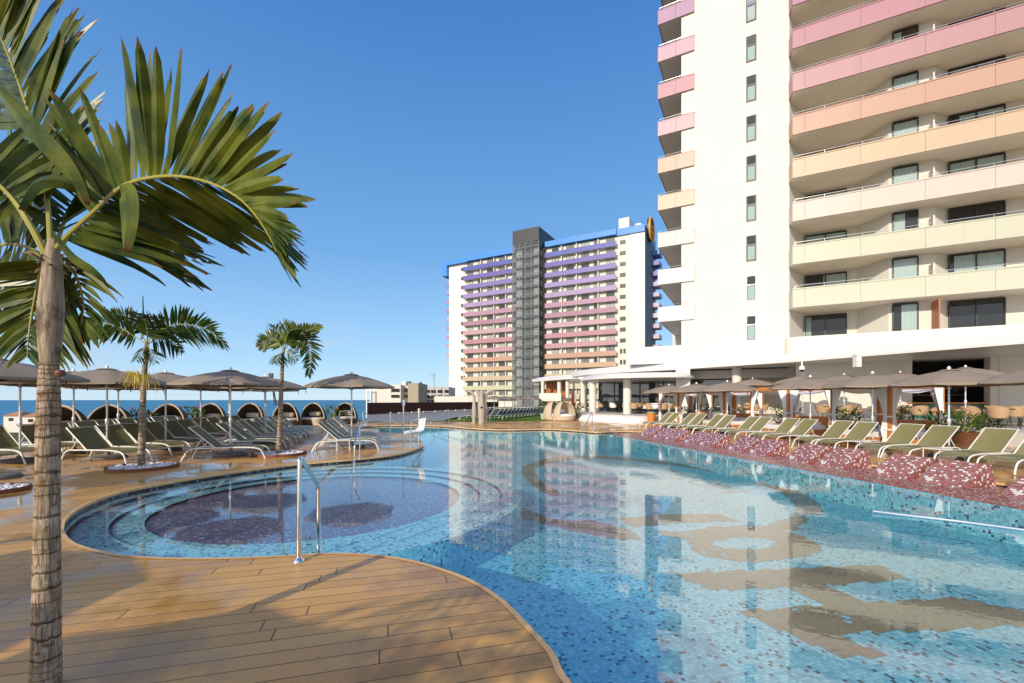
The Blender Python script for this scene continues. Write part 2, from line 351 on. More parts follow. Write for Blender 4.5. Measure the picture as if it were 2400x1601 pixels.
# ------------------------------------------------------------------ mesh helpers
class MB:
    def __init__(s): s.v = []; s.f = []; s.uv = []; s.has = False
    def add(s, vs, fs, uvs=None):
        b = len(s.v); s.v += [Vector(p) for p in vs]
        for i, f in enumerate(fs):
            s.f.append([b+k for k in f])
            if uvs: s.uv.append([uvs[k] for k in f]); s.has = True
            else: s.uv.append([(0, 0)]*len(f))
        return s
    def box(s, c, d, rot=0.0):
        x, y, z = d[0]/2, d[1]/2, d[2]/2; c = Vector(c); cr, sr = math.cos(rot), math.sin(rot)
        P = [(-x, -y, -z), (x, -y, -z), (x, y, -z), (-x, y, -z), (-x, -y, z), (x, -y, z), (x, y, z), (-x, y, z)]
        vs = [c+Vector((p[0]*cr-p[1]*sr, p[0]*sr+p[1]*cr, p[2])) for p in P]
        return s.add(vs, [(0, 3, 2, 1), (4, 5, 6, 7), (0, 1, 5, 4), (1, 2, 6, 5), (2, 3, 7, 6), (3, 0, 4, 7)])
    def obox(s, Fr, s0, s1, t0, t1, z0, z1):
        P = [Fr(s0, t0, z0), Fr(s1, t0, z0), Fr(s1, t1, z0), Fr(s0, t1, z0), Fr(s0, t0, z1), Fr(s1, t0, z1), Fr(s1, t1, z1), Fr(s0, t1, z1)]
        return s.add(P, [(0, 3, 2, 1), (4, 5, 6, 7), (0, 1, 5, 4), (1, 2, 6, 5), (2, 3, 7, 6), (3, 0, 4, 7)])
    def tube(s, pts, r, n=8, cap=True):
        pts = [Vector(p) for p in pts]; m = len(pts); rs = r if isinstance(r, (list, tuple)) else [r]*m
        b = []; up = None
        for i, p in enumerate(pts):
            t = (pts[min(i+1, m-1)]-pts[max(i-1, 0)])
            t = t.normalized() if t.length > 1e-9 else Vector((0, 0, 1))
            if up is None:
                up = Vector((0, 0, 1)) if abs(t.z) < .9 else Vector((1, 0, 0))
            a = t.cross(up)
            if a.length < 1e-4: a = t.cross(Vector((0, 1, 0)))
            a.normalize(); c = a.cross(t).normalized(); up = c
            for k in range(n):
                q = 2*PI*k/n; b.append(p+(a*math.cos(q)+c*math.sin(q))*rs[i])
        fs = []
        for i in range(m-1):
            for k in range(n):
                fs.append((i*n+k, i*n+(k+1) % n, (i+1)*n+(k+1) % n, (i+1)*n+k))
        if cap: fs.append(tuple(range(n))[::-1]); fs.append(tuple((m-1)*n+k for k in range(n)))
        return s.add(b, fs)
    def lathe(s, prof, c=(0, 0, 0), n=24, sx=1, sy=1, a0=0.0, a1=2*PI):
        full = abs(a1-a0-2*PI) < 1e-6; cols = n if full else n+1; vs = []; c = Vector(c)
        for r, z in prof:
            for k in range(cols):
                a = a0+(a1-a0)*k/n; vs.append(c+Vector((r*math.cos(a)*sx, r*math.sin(a)*sy, z)))
        fs = []
        for i in range(len(prof)-1):
            for k in range(n):
                k2 = (k+1) % cols; fs.append((i*cols+k, i*cols+k2, (i+1)*cols+k2, (i+1)*cols+k))
        return s.add(vs, fs)
    def prism(s, poly, z0, z1, top=True, bot=True):
        n = len(poly); vs = [Vector((p[0], p[1], z0)) for p in poly]+[Vector((p[0], p[1], z1)) for p in poly]
        fs = [(k, (k+1) % n, n+(k+1) % n, n+k) for k in range(n)]
        tri = tessellate_polygon([[Vector((p[0], p[1], 0)) for p in poly]])
        if top: fs += [tuple(n+i for i in t) for t in tri]
        if bot: fs += [tuple(t[::-1]) for t in tri]
        return s.add(vs, fs)
    def sheet(s, polys, z):
        pl = [[Vector((p[0], p[1], 0)) for p in q] for q in polys]; flat = [Vector((p.x, p.y, z)) for q in pl for p in q]
        tri = tessellate_polygon(pl)
        fs = []
        for t in tri:
            a, b, c = [flat[i] for i in t]
            fs.append(tuple(t) if (b-a).cross(c-a).z > 0 else tuple(t[::-1]))
        return s.add(flat, fs)
    def build(s, name, mat, parent=None, smooth=False, loc=None):
        """verts are in world coords; object gets its origin at loc (or at its parent's place)"""
        o0 = Vector((0, 0, 0))
        if parent is not None:
            q = parent
            while q is not None: o0 += q.location; q = q.parent
        elif loc is not None: o0 = Vector(loc)
        me = bpy.data.meshes.new(name); me.from_pydata([tuple(v-o0) for v in s.v], [], s.f)
        if s.has:
            ul = me.uv_layers.new(name='UVMap'); i = 0
            for fu in s.uv:
                for u in fu: ul.data[i].uv = u; i += 1
        me.materials.append(mat); me.update()
        if smooth:
            for p in me.polygons: p.use_smooth = True
            try: me.set_sharp_from_angle(angle=R(40))
            except Exception: pass
        o = bpy.data.objects.new(name, me); COL.objects.link(o)
        if parent is not None: o.parent = parent
        elif loc is not None: o.location = loc
        return o
def tag(o, label, cat, group=None):
    o['label'] = label; o['category'] = cat
    if group: o['group'] = group
    return o
def thing(name, loc, label, cat, group=None):
    o = bpy.data.objects.new(name, None); o.empty_display_size = .2; COL.objects.link(o); o.location = loc
    return tag(o, label, cat, group)
def struct(name, mb, mat, kind='structure', smooth=False):
    o = mb.build(name, mat, smooth=smooth); o['kind'] = kind; return o
def copy_tree(o, parent=None):
    c = o.copy(); COL.objects.link(c); c.parent = parent
    for ch in list(o.children): copy_tree(ch, c)
    return c
class Kind:
    """first use moves the prototype, later uses copy it"""
    def __init__(s, proto): s.p = proto; s.used = False
    def put(s, loc, rz, label, group, scale=1.0):
        o = copy_tree(s.p) if s.used else s.p
        s.used = True; o.location = loc; o.rotation_euler = (0, 0, rz); o.scale = (scale,)*3 if not isinstance(scale, tuple) else scale
        o['label'] = label; o['group'] = group; return o
def catmull(pts, n=6, closed=False):
    pts = [Vector(p) for p in pts]; m = len(pts); out = []
    for i in range(m if closed else m-1):
        g = (lambda k: pts[k % m]) if closed else (lambda k: pts[max(0, min(m-1, k))])
        p0, p1, p2, p3 = g(i-1), g(i), g(i+1), g(i+2)
        for k in range(n):
            t = k/n; out.append(.5*((2*p1)+(p2-p0)*t+(2*p0-5*p1+4*p2-p3)*t*t+(3*p1-p0-3*p2+p3)*t**3))
    if not closed: out.append(pts[-1])
    return out
ORD = ['first', 'second', 'third', 'fourth', 'fifth', 'sixth', 'seventh', 'eighth', 'ninth', 'tenth', 'eleventh', 'twelfth', 'thirteenth', 'fourteenth', 'fifteenth', 'sixteenth', 'seventeenth', 'eighteenth', 'nineteenth', 'twentieth']

# ------------------------------------------------------------------ ground, pool, sea
edge_px = [(1332, 1601), (1293, 1531), (1238, 1470), (1172, 1404), (1100, 1360), (1029, 1333), (958, 1313.6), (868, 1301), (772, 1298), (689, 1303), (600, 1307), (500, 1310), (393, 1309), (295, 1303.7), (238, 1294), (196, 1282.7), (168, 1271.5), (149, 1252), (147, 1232), (157, 1212.5), (196, 1184.5), (280, 1153.6), (393, 1131), (500, 1113), (587, 1101), (699, 1087), (830, 1076), (932, 1064.5), (984, 1049), (991, 1043), (988, 1035), (968, 1022), (943, 1015), (900, 1013), (850, 1011), (835, 1006), (852, 999.5), (890, 997.5), (950, 997), (1010, 997.5), (1060, 1000), (1100, 1003.5), (1150, 1006.5), (1210, 1007), (1285, 1005.5), (1360, 1010), (1400, 1013)]
edge = [at(*p) for p in edge_px]
LED = lambda d: 9.1-.212*d             # waterside edge of the red ledge
WQ = Vector((-.212, 1, 0)).normalized(); NQ = Vector((WQ.y, -WQ.x, 0))
far_r = [Vector((5.3, 22.4, 0)), Vector((6.5, 22.0, 0)), Vector((7.15, 19, 0))]
near_r = [Vector((LED(d)+2.05, d, 0)) for d in (16, 12, 8, 4, 0)]+[Vector((11.2, -2, 0)), Vector((8.5, -2.6, 0)), Vector((4.5, -1.6, 0)), Vector((2.2, -.2, 0)), Vector((1.15, 1.1, 0)), Vector((.62, 1.9, 0))]
pool = catmull(edge+far_r+near_r, 5, True)
outer = [(-40, -30), (60, -30), (60, 34), (60, 70), (4, 70), (-10, 52), (-12.5, 38), (-10.6, 32.2), (-12.4, 31), (-15.8, 29), (-18.4, 26), (-18.6, 20), (-18.5, 14), (-20, 6), (-26, -6)]
mb = MB(); mb.sheet([outer, [(p.x, p.y) for p in pool][::-1]], 0.0)
n0 = len(mb.v)
# the seaward face of the deck
oo = outer
for k in range(len(oo)):
    a, b = oo[k], oo[(k+1) % len(oo)]
    mb.add([(a[0], a[1], -.001), (b[0], b[1], -.001), (b[0], b[1], -3), (a[0], a[1], -3)], [(0, 3, 2, 1)])
struct('pool_deck', mb, M_DECK)
# coping lip and pool wall
def offset(poly, d):
    n = len(poly); out = []
    for i in range(n):
        t = (poly[(i+1) % n]-poly[i-1]); t.z = 0; t.normalize(); out.append(poly[i]+Vector((t.y, -t.x, 0))*d)
    return out
area = sum(pool[i].x*pool[(i+1) % len(pool)].y-pool[(i+1) % len(pool)].x*pool[i].y for i in range(len(pool)))
sgn = 1 if area > 0 else -1
inn = offset(pool, -.015*sgn); outc = offset(pool, .03*sgn)
def loopstrip(A, B, za, zb):
    m = MB(); n = len(A)
    vs = []; uv = []; q = 0
    for i in range(n+1):
        a, b = A[i % n], B[i % n]
        if i: q += (A[i % n]-A[i-1]).length
        vs += [Vector((a.x, a.y, za)), Vector((b.x, b.y, zb))]; uv += [(q, za), (q, zb)]
    m.add(vs, [(2*i, 2*i+2, 2*i+3, 2*i+1) for i in range(n)], uv); return m
mb = loopstrip(inn, outc, .006, .006); k = loopstrip(inn, inn, .006, -.035); mb.add(k.v, k.f); mb.has = False
struct('pool_coping', mb, M_COPE)
struct('pool_waterline_band', loopstrip(pool, pool, -.004, -.12), M_BAND)
struct('pool_wall', loopstrip(pool, pool, -.12, -1.0), M_POOLW)
WZ = -.075
mb = MB(); mb.sheet([[(p.x, p.y) for p in pool]], WZ)
struct('pool_water', mb, M_WATER)
FZ = -.62
mb = MB(); mb.sheet([[(p.x, p.y) for p in pool]], FZ); struct('pool_floor', mb, M_POOL)
# shallow round lobe: violet disc with pale step rings
def ring(r0, r1, z, zl, mat, name, rise=True):
    m = MB(); n = 128; vs = []
    for r, zz in ((r0, z), (r1, z)):
        for k_ in range(n): a = 2*PI*k_/n; vs.append((CX+r*math.cos(a), CY+r*math.sin(a), zz))
    fs = [(i*n+k_, i*n+(k_+1) % n, (i+1)*n+(k_+1) % n, (i+1)*n+k_) for i in range(1) for k_ in range(n)]
    m.add(vs, fs); cir = [Vector((CX+r1*math.cos(2*PI*k_/n), CY+r1*math.sin(2*PI*k_/n), 0)) for k_ in range(n)]
    struct('pool_step_riser', loopstrip(cir, cir, z, zl), M_POOLW if rise else M_POOLW)
    return struct(name, m, mat)
m = MB(); m.sheet([[(CX+2.46*math.cos(a*PI/64), CY+2.46*math.sin(a*PI/64)) for a in range(128)]], -.235); struct('shallow_pool_floor', m, M_VIOL)
ring(2.46, 2.80, -.20, -.26, M_RING, 'pool_step')
ring(2.80, 2.84, -.198, -.26, M_RINGV, 'pool_step_edge')
ring(2.84, 3.20, -.17, -.26, M_RING, 'pool_step')
ring(3.20, 3.24, -.168, -.26, M_RINGV, 'pool_step_edge')
ring(3.24, 3.58, -.14, -.70, M_RING, 'pool_step')
# brown emblem laid in the floor tiles: traced outlines and letters on the floor plane
def fl(x, y): return at(1100+x*.553, 1000+y*.553, FZ)
emb = MB()
E1 = [(875, 622), (1400, 600), (1730, 585), (1870, 650), (1500, 672), (1690, 748), (2080, 725), (2420, 800), (2420, 838), (2000, 865), (1570, 875), (1760, 972), (1580, 980), (1140, 783), (1500, 757), (1340, 683), (1010, 695)]
emb.sheet([[fl(*p).xy for p in E1]], FZ+.004)
E2 = [(790, 452), (930, 440), (1060, 425), (1220, 420), (1340, 440), (1470, 495), (1475, 535), (1350, 560), (1200, 575), (1050, 560), (950, 525), (930, 480)]
E2h = [(1165+135*math.cos(a*PI/10), 495+25*math.sin(a*PI/10)) for a in range(20)]
emb.sheet([[fl(*p).xy for p in catmull([(p[0], p[1], 0) for p in E2], 4, True) for p in [(p[0], p[1])]], [fl(*p).xy for p in E2h][::-1]], FZ+.004)
emb.sheet([[fl(*p).xy for p in [(620, 392), (800, 372), (1060, 370), (1140, 402), (920, 405), (700, 425)]]], FZ+.004)
emb.sheet([[fl(*p).xy for p in [(1260, 420), (1400, 372), (1440, 392), (1380, 440), (1330, 440)]]], FZ+.004)
emb.sheet([[fl(*p).xy for p in [(350, 400), (520, 395), (690, 440), (730, 480), (640, 478), (420, 440)]]], FZ+.004)
def arcband(ptsA, ptsB):
    A = catmull([(p[0], p[1], 0) for p in ptsA], 6); B = catmull([(p[0], p[1], 0) for p in ptsB], 6)
    va = [at(p.x, p.y, FZ)+Vector((0, 0, .004)) for p in A]; vb = [at(p.x, p.y, FZ)+Vector((0, 0, .004)) for p in B]; n = len(va)
    emb.add(va+vb, [(i, i+1, n+i+1, n+i) for i in range(n-1)])
arcband([(1400, 1068), (1480, 1074), (1600, 1086), (1760, 1109), (1850, 1140), (1905, 1170), (1928, 1195), (1920, 1208)],
        [(1400, 1075), (1480, 1081), (1600, 1094), (1735, 1120), (1810, 1145), (1852, 1172), (1868, 1192), (1862, 1202)])
arcband([(1400, 1068), (1300, 1072), (1235, 1090), (1225, 1108), (1250, 1138), (1300, 1165)],
        [(1400, 1075), (1315, 1080), (1262, 1094), (1255, 1110), (1278, 1135), (1320, 1158)])
arcband([(1100, 1120), (1120, 1150), (1180, 1195), (1290, 1232), (1430, 1262)], [(1125, 1118), (1150, 1150), (1215, 1188), (1310, 1218), (1450, 1243)])
# lay the emblem as whole mosaic squares so its edges step like the real tiling
CE = .072; cr_, sr_ = math.cos(-POOLROT), math.sin(-POOLROT); cells = set()
def rot2(p): return (p.x*cr_-p.y*sr_, p.x*sr_+p.y*cr_)
for f_ in emb.f:
    P_ = [rot2(emb.v[i]) for i in f_]; x0_, x1_ = min(p[0] for p in P_), max(p[0] for p in P_); y0_, y1_ = min(p[1] for p in P_), max(p[1] for p in P_)
    for i in range(int(x0_//CE), int(x1_//CE)+1):
        for j in range(int(y0_//CE), int(y1_//CE)+1):
            q = ((i+.5)*CE, (j+.5)*CE); sg_ = [(P_[(k+1) % len(P_)][0]-P_[k][0])*(q[1]-P_[k][1])-(P_[(k+1) % len(P_)][1]-P_[k][1])*(q[0]-P_[k][0]) for k in range(len(P_))]
            if all(v >= 0 for v in sg_) or all(v <= 0 for v in sg_): cells.add((i, j))
em2 = MB(); rnd_ = random.Random(12)
for i, j in sorted(cells):
    if rnd_.random() < .012: continue
    em2.add([(x*cr_+y*sr_, -x*sr_+y*cr_, FZ+.004) for x, y in ((i*CE, j*CE), (i*CE+CE, j*CE), (i*CE+CE, j*CE+CE), (i*CE, j*CE+CE))], [(0, 1, 2, 3)])
struct('pool_floor_emblem', em2, M_LOGO)
def txt(body, size, loc, rz, mat, name, parent=None, extr=.0, rx=0, align='CENTER'):
    c = bpy.data.curves.new(name, 'FONT'); c.body = body; c.size = size; c.extrude = extr; c.align_x = align
    o = bpy.data.objects.new(name, c); COL.objects.link(o)
    bpy.context.view_layer.update()
    dg = bpy.context.evaluated_depsgraph_get(); me = bpy.data.meshes.new_from_object(o.evaluated_get(dg))
    bpy.data.objects.remove(o); o = bpy.data.objects.new(name, me); COL.objects.link(o)
    me.materials.clear(); me.materials.append(mat)
    o.rotation_euler = (rx, 0, rz)
    if parent is not None: o.parent = parent; o.location = Vector(loc)-parent.location
    else: o.location = loc
    return o
pa = at(1545, 1098, FZ); pb = at(1735, 1152, FZ)
ang = math.atan2(pa.y-pb.y, pa.x-pb.x)
tm = (pa+pb)/2
t_ = txt('HOTEL', 1.15, (tm.x+.25, tm.y-.15, FZ+.004), ang, M_LOGO, 'pool_floor_lettering'); t_['kind'] = 'structure'
# red mosaic ledge along the right side
lo = [Vector((LED(d)+.0, d, 0)) for d in (-2, 0, 2, 4, 6, 8, 10, 12, 14, 16, 18, 20, 21.3)]
led = [(p.x, p.y) for p in lo]+[(5.3, 22.2)]+[(p.x, p.y) for p in far_r[1:]]+[(p.x, p.y) for p in near_r[:6]]
mb = MB(); mb.sheet([led], -.066); struct('mosaic_ledge', mb, M_REDX)
mb = MB(); lw = lo+[Vector((5.3, 22.2, 0))]; q = 0; vs = []; uv = []
for i, p in enumerate(lw):
    if i: q += (p-lw[i-1]).length
    vs += [Vector((p.x, p.y, -.066)), Vector((p.x, p.y, FZ-.1))]; uv += [(q, 0), (q, .6)]
mb.add(vs, [(2*i, 2*i+2, 2*i+3, 2*i+1) for i in range(len(lw)-1)], uv); struct('mosaic_ledge_front', mb, M_POOLW)

# sea and coast
mb = MB(); mb.sheet([[(-40000, 60), (40000, 60), (40000, 45000), (-40000, 45000)]], -30); struct('sea', mb, M_SEA)
mb = MB(); mb.sheet([[(-420, -200), (-40, -200), (600, -200), (600, 420), (60, 420), (-40, 260), (-200, 220), (-330, 90)]], -9.5)
struct('coast_land', mb, simple('coast_earth', (.10, .12, .05), .9, .1, var=.5, scale=.08))
# raised terrace, lawn, paved slope
terr = [(5, 36.8), (8.7, 29.3), (12.6, 29.1), (14.9, 24.6), (16.2, 18), (17.2, 13.5), (19.5, 4), (45, 0), (58, 30), (40, 55), (6, 60)]
mb = MB(); mb.prism(terr, 0.004, .5, True, False); struct('terrace', mb, M_TERR)
sd = Vector((8.7-5, 29.3-36.8, 0)).normalized(); sn = Vector((sd.y, -sd.x, 0))
if sn.x > 0: sn = -sn
st = thing('terrace_steps', (6.8, 33, 0), 'broad white steps climbing from the pool deck to the restaurant terrace', 'steps')
for i, h in enumerate((.375, .25, .125)):
    a = Vector((5, 36.8, 0)); b = Vector((8.9, 28.9, 0)); o1 = sn*.34*(i+1); o0_ = sn*(.34*i-.01)
    m = MB(); m.prism([(a+o0_).xy, (b+o0_).xy, (b+o1).xy, (a+o1).xy], .002, h, True, False); m.build('step', M_WHITE, st)
lawn = [(-6.0, 31.9), (-1.9, 32.6), (2.6, 33.6), (4.7, 37.5), (4.9, 60), (-8, 62), (-9, 42)]
mb = MB(); mb.sheet([lawn], .02); g = struct('lawn_ground', mb, M_GRASS)
gr = MB(); random.seed(3)
for i in range(9000):
    x = random.uniform(-6, 4.6); y = random.uniform(32.2, 42)
    if y < 32.2+(x+6)*.16: continue
    a = random.uniform(0, PI); h = random.uniform(.03, .07); q = Vector((math.cos(a), math.sin(a), 0))*.012
    p = Vector((x, y, .02)); gr.add([p-q, p+q, p+Vector((random.uniform(-.02, .02), random.uniform(-.02, .02), h))], [(0, 1, 2)])
struct('grass', gr, M_GRASS, 'stuff')
mb = MB(); mb.add([(-11.2, 32.6, .004), (-5.5, 32.0, .004), (-2.2, 49, .55), (-11.5, 36.6, .42)], [(0, 1, 2, 3)]); struct('paved_slope', mb, M_PAVE)

# ------------------------------------------------------------------ near hotel tower
U = Vector((-.879, .477, 0)); V = Vector((.477, .879, 0))
O1 = Vector((17.3, 31.9, 0))
def F1(s, t, z): return O1+U*s+V*t+Vector((0, 0, z))
def sx1(px, t=0.0):
    r = (px-1200)/F; return (17.3+.477*t-r*(31.9+.879*t))/(.879+.477*r)
T1 = thing('hotel_tower', F1(0, 4, 0), 'tall white hotel tower close on the right with wide coloured balconies', 'hotel', None)
FLH = 2.93; ZB = 7.85; NF = 10
m = MB(); m.obox(F1, sx1(1850), sx1(1597), 0, 14, 3.9, ZB+NF*FLH+1.5); m.build('core_wall', M_RENDER, T1)
COLS = [(222, 214, 180), (219, 211, 176), (230, 205, 186), (226, 186, 144), (217, 160, 130), (209, 146, 148), (205, 134, 146), (200, 130, 150), (190, 125, 160), (170, 120, 170)]
SCOL = [(245, 240, 232), (244, 238, 226), (236, 214, 202), (230, 190, 155), (226, 178, 150), (224, 172, 178), (216, 148, 158), (224, 170, 184), (200, 150, 180), (170, 130, 180)]
# core windows
for k in range(NF):
    z0 = 5.85+2.885*k; s0, s1 = sx1(1773), sx1(1748.5)
    w_ = MB()
    w_.obox(F1, s0, s1, -.015, -.01, z0, z0+1.85)
    wo = w_.build('window', M_BLACK, T1)
    f = MB()
    for a, b, c, d in ((s0, s0+.06, z0, z0+1.85), (s1-.06, s1, z0, z0+1.85), (s0+.06, s1-.06, z0, z0+.06), (s0+.06, s1-.06, z0+1.79, z0+1.85), (s0+.06, s1-.06, z0+1.12, z0+1.2)):
        f.obox(F1, a, b, -.06, -.016, c, d)
    f.build('frame', M_DARK if k > 1 else M_WHITE, wo)
    p = MB(); p.obox(F1, s0+.1, s1-.1, -.035, -.02, z0+.1, z0+1.08); p.build('blind', M_CURTW, wo)
    p = MB(); p.obox(F1, s0+.06, s1-.06, -.045, -.041, z0+.06, z0+1.79); p.build('pane', M_GLASS, wo)
def win(Fr, s0, s1, t, z0, z1, parent, nm=2, curt=1.0, frame=.07, seed=0, dark=False, cm=None):
    """window standing just proud of its wall: dark backing, folded curtain, glass, frame"""
    rnd = random.Random(seed); b = MB(); b.obox(Fr, s0, s1, t-.02, t-.004, z0, z1); wo = b.build('window', M_BLACK, parent)
    if curt > 0:
        c = MB(); n = int((s1-s0)/.045); vs = []
        lo, hi = (s0, s0+(s1-s0)*curt) if rnd.random() < .5 else (s1-(s1-s0)*curt, s1)
        for i in range(n+1):
            s = lo+(hi-lo)*i/n; tt = t-.05-.022*math.sin(i*1.25+rnd.random()*.5)
            vs += [Fr(s, tt, z0+.02), Fr(s, tt, z1-.05)]
        c.add(vs, [(2*i, 2*i+2, 2*i+3, 2*i+1) for i in range(n)]); c.build('curtain', cm or M_CURT, wo, True)
    g = MB(); g.add([Fr(s0, t-.09, z0), Fr(s1, t-.09, z0), Fr(s1, t-.09, z1), Fr(s0, t-.09, z1)], [(0, 1, 2, 3)]); g.build('pane', M_GLASS, wo)
    f = MB(); f.obox(Fr, s0, s1, t-.13, t-.004, z1, z1+frame); f.obox(Fr, s0, s1, t-.13, t-.004, z0-.03, z0+.04)
    for i in range(nm+1):
        s = s0+(s1-s0)*i/nm; f.obox(Fr, s-frame/2, s+frame/2, t-.14, t-.004, z0+.04, z1)
    f.build('frame', M_DARK, wo); return wo
# wing wall polyline (s, t)
wl = [(sx1(1850, 0)+.02, .0), (sx1(1884, 2.4), 2.4), (sx1(2008, 2.4), 2.4), (sx1(2083, .7), .7), (sx1(2192, .7), .7), (sx1(2220, 1.6), 1.6), (-24, 1.6)]
poly = [F1(s, t, 0).xy for s, t in wl]+[F1(-24, 12, 0).xy, F1(wl[0][0], 12, 0).xy]
m = MB(); m.prism(poly, 4.2, ZB+NF*FLH+1.5, True, False); m.build('wing_wall', M_RENDER, T1)
sL = sx1(1857, -.8); sC = sx1(1850.5, 0)
def slabpoly(g=0): return [F1(sC, .0, 0).xy, F1(sL, -.8+g, 0).xy, F1(-24, -.8+g, 0).xy]+[F1(s, t+.05, 0).xy for s, t in wl[::-1]]
for k in range(NF):
    zb = ZB+k*FLH
    m = MB(); m.prism(slabpoly(.04), zb+.03, zb+.25, True, True); m.build('floor_slab', M_SOFF, T1)
    mt = colpaint(COLS[k]); b = MB()
    # front panels with open joints
    cuts = [sL, sx1(1886, -.8), sx1(2017, -.8), sx1(2168, -.8), sx1(2332, -.8), -18, -24]
    for i in range(len(cuts)-1):
        b.obox(F1, cuts[i+1]+.006, cuts[i]-.006, -.86, -.76, zb, zb+1.22)
    bal = b.build('balcony_front', mt, T1)
    c = MB(); c.prism([F1(sL, -.86, 0).xy, F1(sL, -.76, 0).xy, F1(sC-.05, .0, 0).xy, F1(sC+.05, -.04, 0).xy], zb-.02, zb+1.2); c.build('end_panel', mt, bal)
    c = MB(); c.obox(F1, -24, sL+.01, -.90, -.72, zb+1.22, zb+1.29); c.build('coping', mt, bal)
    r = MB(); r.tube([F1(sL-.15, -.80, zb+1.29), F1(sL-.15, -.80, zb+1.48), F1(-24, -.80, zb+1.48)], .014, 6)
    s = sL-1.8
    while s > -23: r.tube([F1(s, -.80, zb+1.28), F1(s, -.80, zb+1.48)], .012, 6); s -= 2.0
    r.build('railing', M_STEEL, bal)
# wing windows, floor k=-1 upward
for k in range(-1, NF-1):
    z0 = ZB+k*FLH+.27; z1 = ZB+(k+1)*FLH-.04; rr = random.Random(50+k)
    if k == -1: z0 = 5.5
    win(F1, sx1(1983, 2.4), sx1(1887, 2.4), 2.4, z0, z1-.15, T1, 2, [.15, .55, 1, 1, .0, .9, .0, .0, 0, 1, 1][k+1] if k+1 < 11 else 1, seed=k*3+1)
    win(F1, sx1(2150, .7), sx1(2092, .7), .7, z0, z1-.06, T1, 1, [.65, 1, .5, .98, .98, .98, .35, .98, .98, .98, .98][k+1], seed=k*3+2)
    win(F1, sx1(2353, 1.6), sx1(2223, 1.6), 1.6, z0, z1-.04, T1, 2, [0, .9, 0, .98, .8, .8, .98, .98, .98, .9, .9][k+1], seed=k*3+3)
    win(F1, -19, -16.5, 1.6, z0, z1-.04, T1, 2, .9, seed=k*3+4)
    m = MB(); sA = sx1(2186, .7)
    if k == -1: m.obox(F1, sA, sA+.06, -.55, .7, 5.6, 7.7); m.build('timber_screen', M_RWOOD, T1)
    else: m.obox(F1, sA+.12, sA+.2, -.1, .7, z0, z0+1.9); m.build('dividing_fin', M_GREIGE, T1)
# stacked end balconies on the left of the core
sa, sb = sx1(1542, -.15), sx1(1627, -.15)
for k in range(NF):
    zb = ZB-.1+k*FLH; mt = colpaint(SCOL[k])
    m = MB(); m.obox(F1, sb+.02, sa-.06, -.05, 0-.004, zb+.03, zb+.22); m.obox(F1, sx1(1597)+.01, sa-.06, 0, 9, zb+.03, zb+.22); so = m.build('floor_slab', M_GREIGE, T1)
    b = MB(); mid = (sa+sb)/2
    b.obox(F1, sb, mid-.008, -.15, -.06, zb, zb+1.08); b.obox(F1, mid+.008, sa, -.15, -.06, zb, zb+1.08)
    b.obox(F1, sa-.1, sa, -.058, 9.1, zb, zb+1.08); bo = b.build('balcony_front', mt, T1)
    c = MB(); c.obox(F1, sb-.02, sa+.02, -.17, -.04, zb+1.08, zb+1.13); c.build('coping', mt, bo)
    r = MB(); r.tube([F1(sb+.35, -.1, zb+1.13), F1(sb+.35, -.1, zb+1.30), F1(sa-.08, -.1, zb+1.30), F1(sa-.08, -.1, zb+1.13)], .013, 6); r.build('railing', M_STEEL, bo)
m = MB(); m.obox(F1, sx1(1597)+.02, sx1(1578, 9), 8.6, 9, 5.0, 8.5); m.build('recess_wall', M_GREIGE, T1)
# podium: parapets, canopies, ground floor
POD = thing('podium_building', F1(2, 2, 0), 'low white restaurant podium with sweeping curved canopies under the near tower', 'building')
m = MB(); m.obox(F1, sx1(1862)-.2, sx1(1471), -.12, -.004, 4.46, 5.82); m.obox(F1, sx1(1471), sx1(1471)-.25, -.004, 9, 4.46, 5.82); m.build('parapet', M_RENDER, POD)
pc = [F1(sx1(1862)-.2, -.12, 0)]+[F1(sx1(1866, -.8)-.1+.75*math.cos(a), -.15-.75*math.sin(a), 0) for a in [0.2, .5, .8, 1.1, 1.4, PI/2]]
front = [(p.x, p.y) for p in pc]+[F1(-24, -.9, 0).xy, F1(-24, -.6, 0).xy]+[F1(sx1(1866, -.8)-.1+.5*math.cos(a), -.15-.45*math.sin(a), 0).xy for a in [PI/2, 1.1, .8, .5, .2]]
m = MB(); m.prism(front, 4.46, 5.85); m.build('curved_parapet', M_RENDER, POD)
def canopy(pts, back, z0, z1, slope=.35, name='canopy'):
    """slab with a raked fascia: lower rim set out, upper rim set back"""
    fr = catmull([(p[0], p[1], 0) for p in pts], 5); n = len(fr)
    up = []
    for i, p in enumerate(fr):
        t = (fr[min(i+1, n-1)]-fr[max(i-1, 0)]).normalized(); q = Vector((t.y, -t.x, 0))
        if q.dot(Vector((-.3, -1, 0))) > 0: q = -q
        up.append(p+q*slope)
    bk = [Vector((b[0], b[1], 0)) for b in back]
    lo_ = fr+bk; hi_ = up+bk; N_ = len(lo_)
    vs = [Vector((p.x, p.y, z0)) for p in lo_]+[Vector((p.x, p.y, z0+.10)) for p in lo_]+[Vector((p.x, p.y, z1)) for p in hi_]
    fs = []
    for j in range(2):
        for i in range(N_): fs.append((j*N_+i, j*N_+(i+1) % N_, (j+1)*N_+(i+1) % N_, (j+1)*N_+i))
    tr = tessellate_polygon([[Vector((p.x, p.y, 0)) for p in lo_]]); fs += [tuple(t) for t in tr]
    tr = tessellate_polygon([[Vector((p.x, p.y, 0)) for p in hi_]]); fs += [tuple(2*N_+i for i in t) for t in tr]
    m = MB(); m.add(vs, fs); return m.build(name, M_CANOPY, POD)
cb = [(26, 13), (34, 24), (28, 34), (16, 44), (10, 50)]
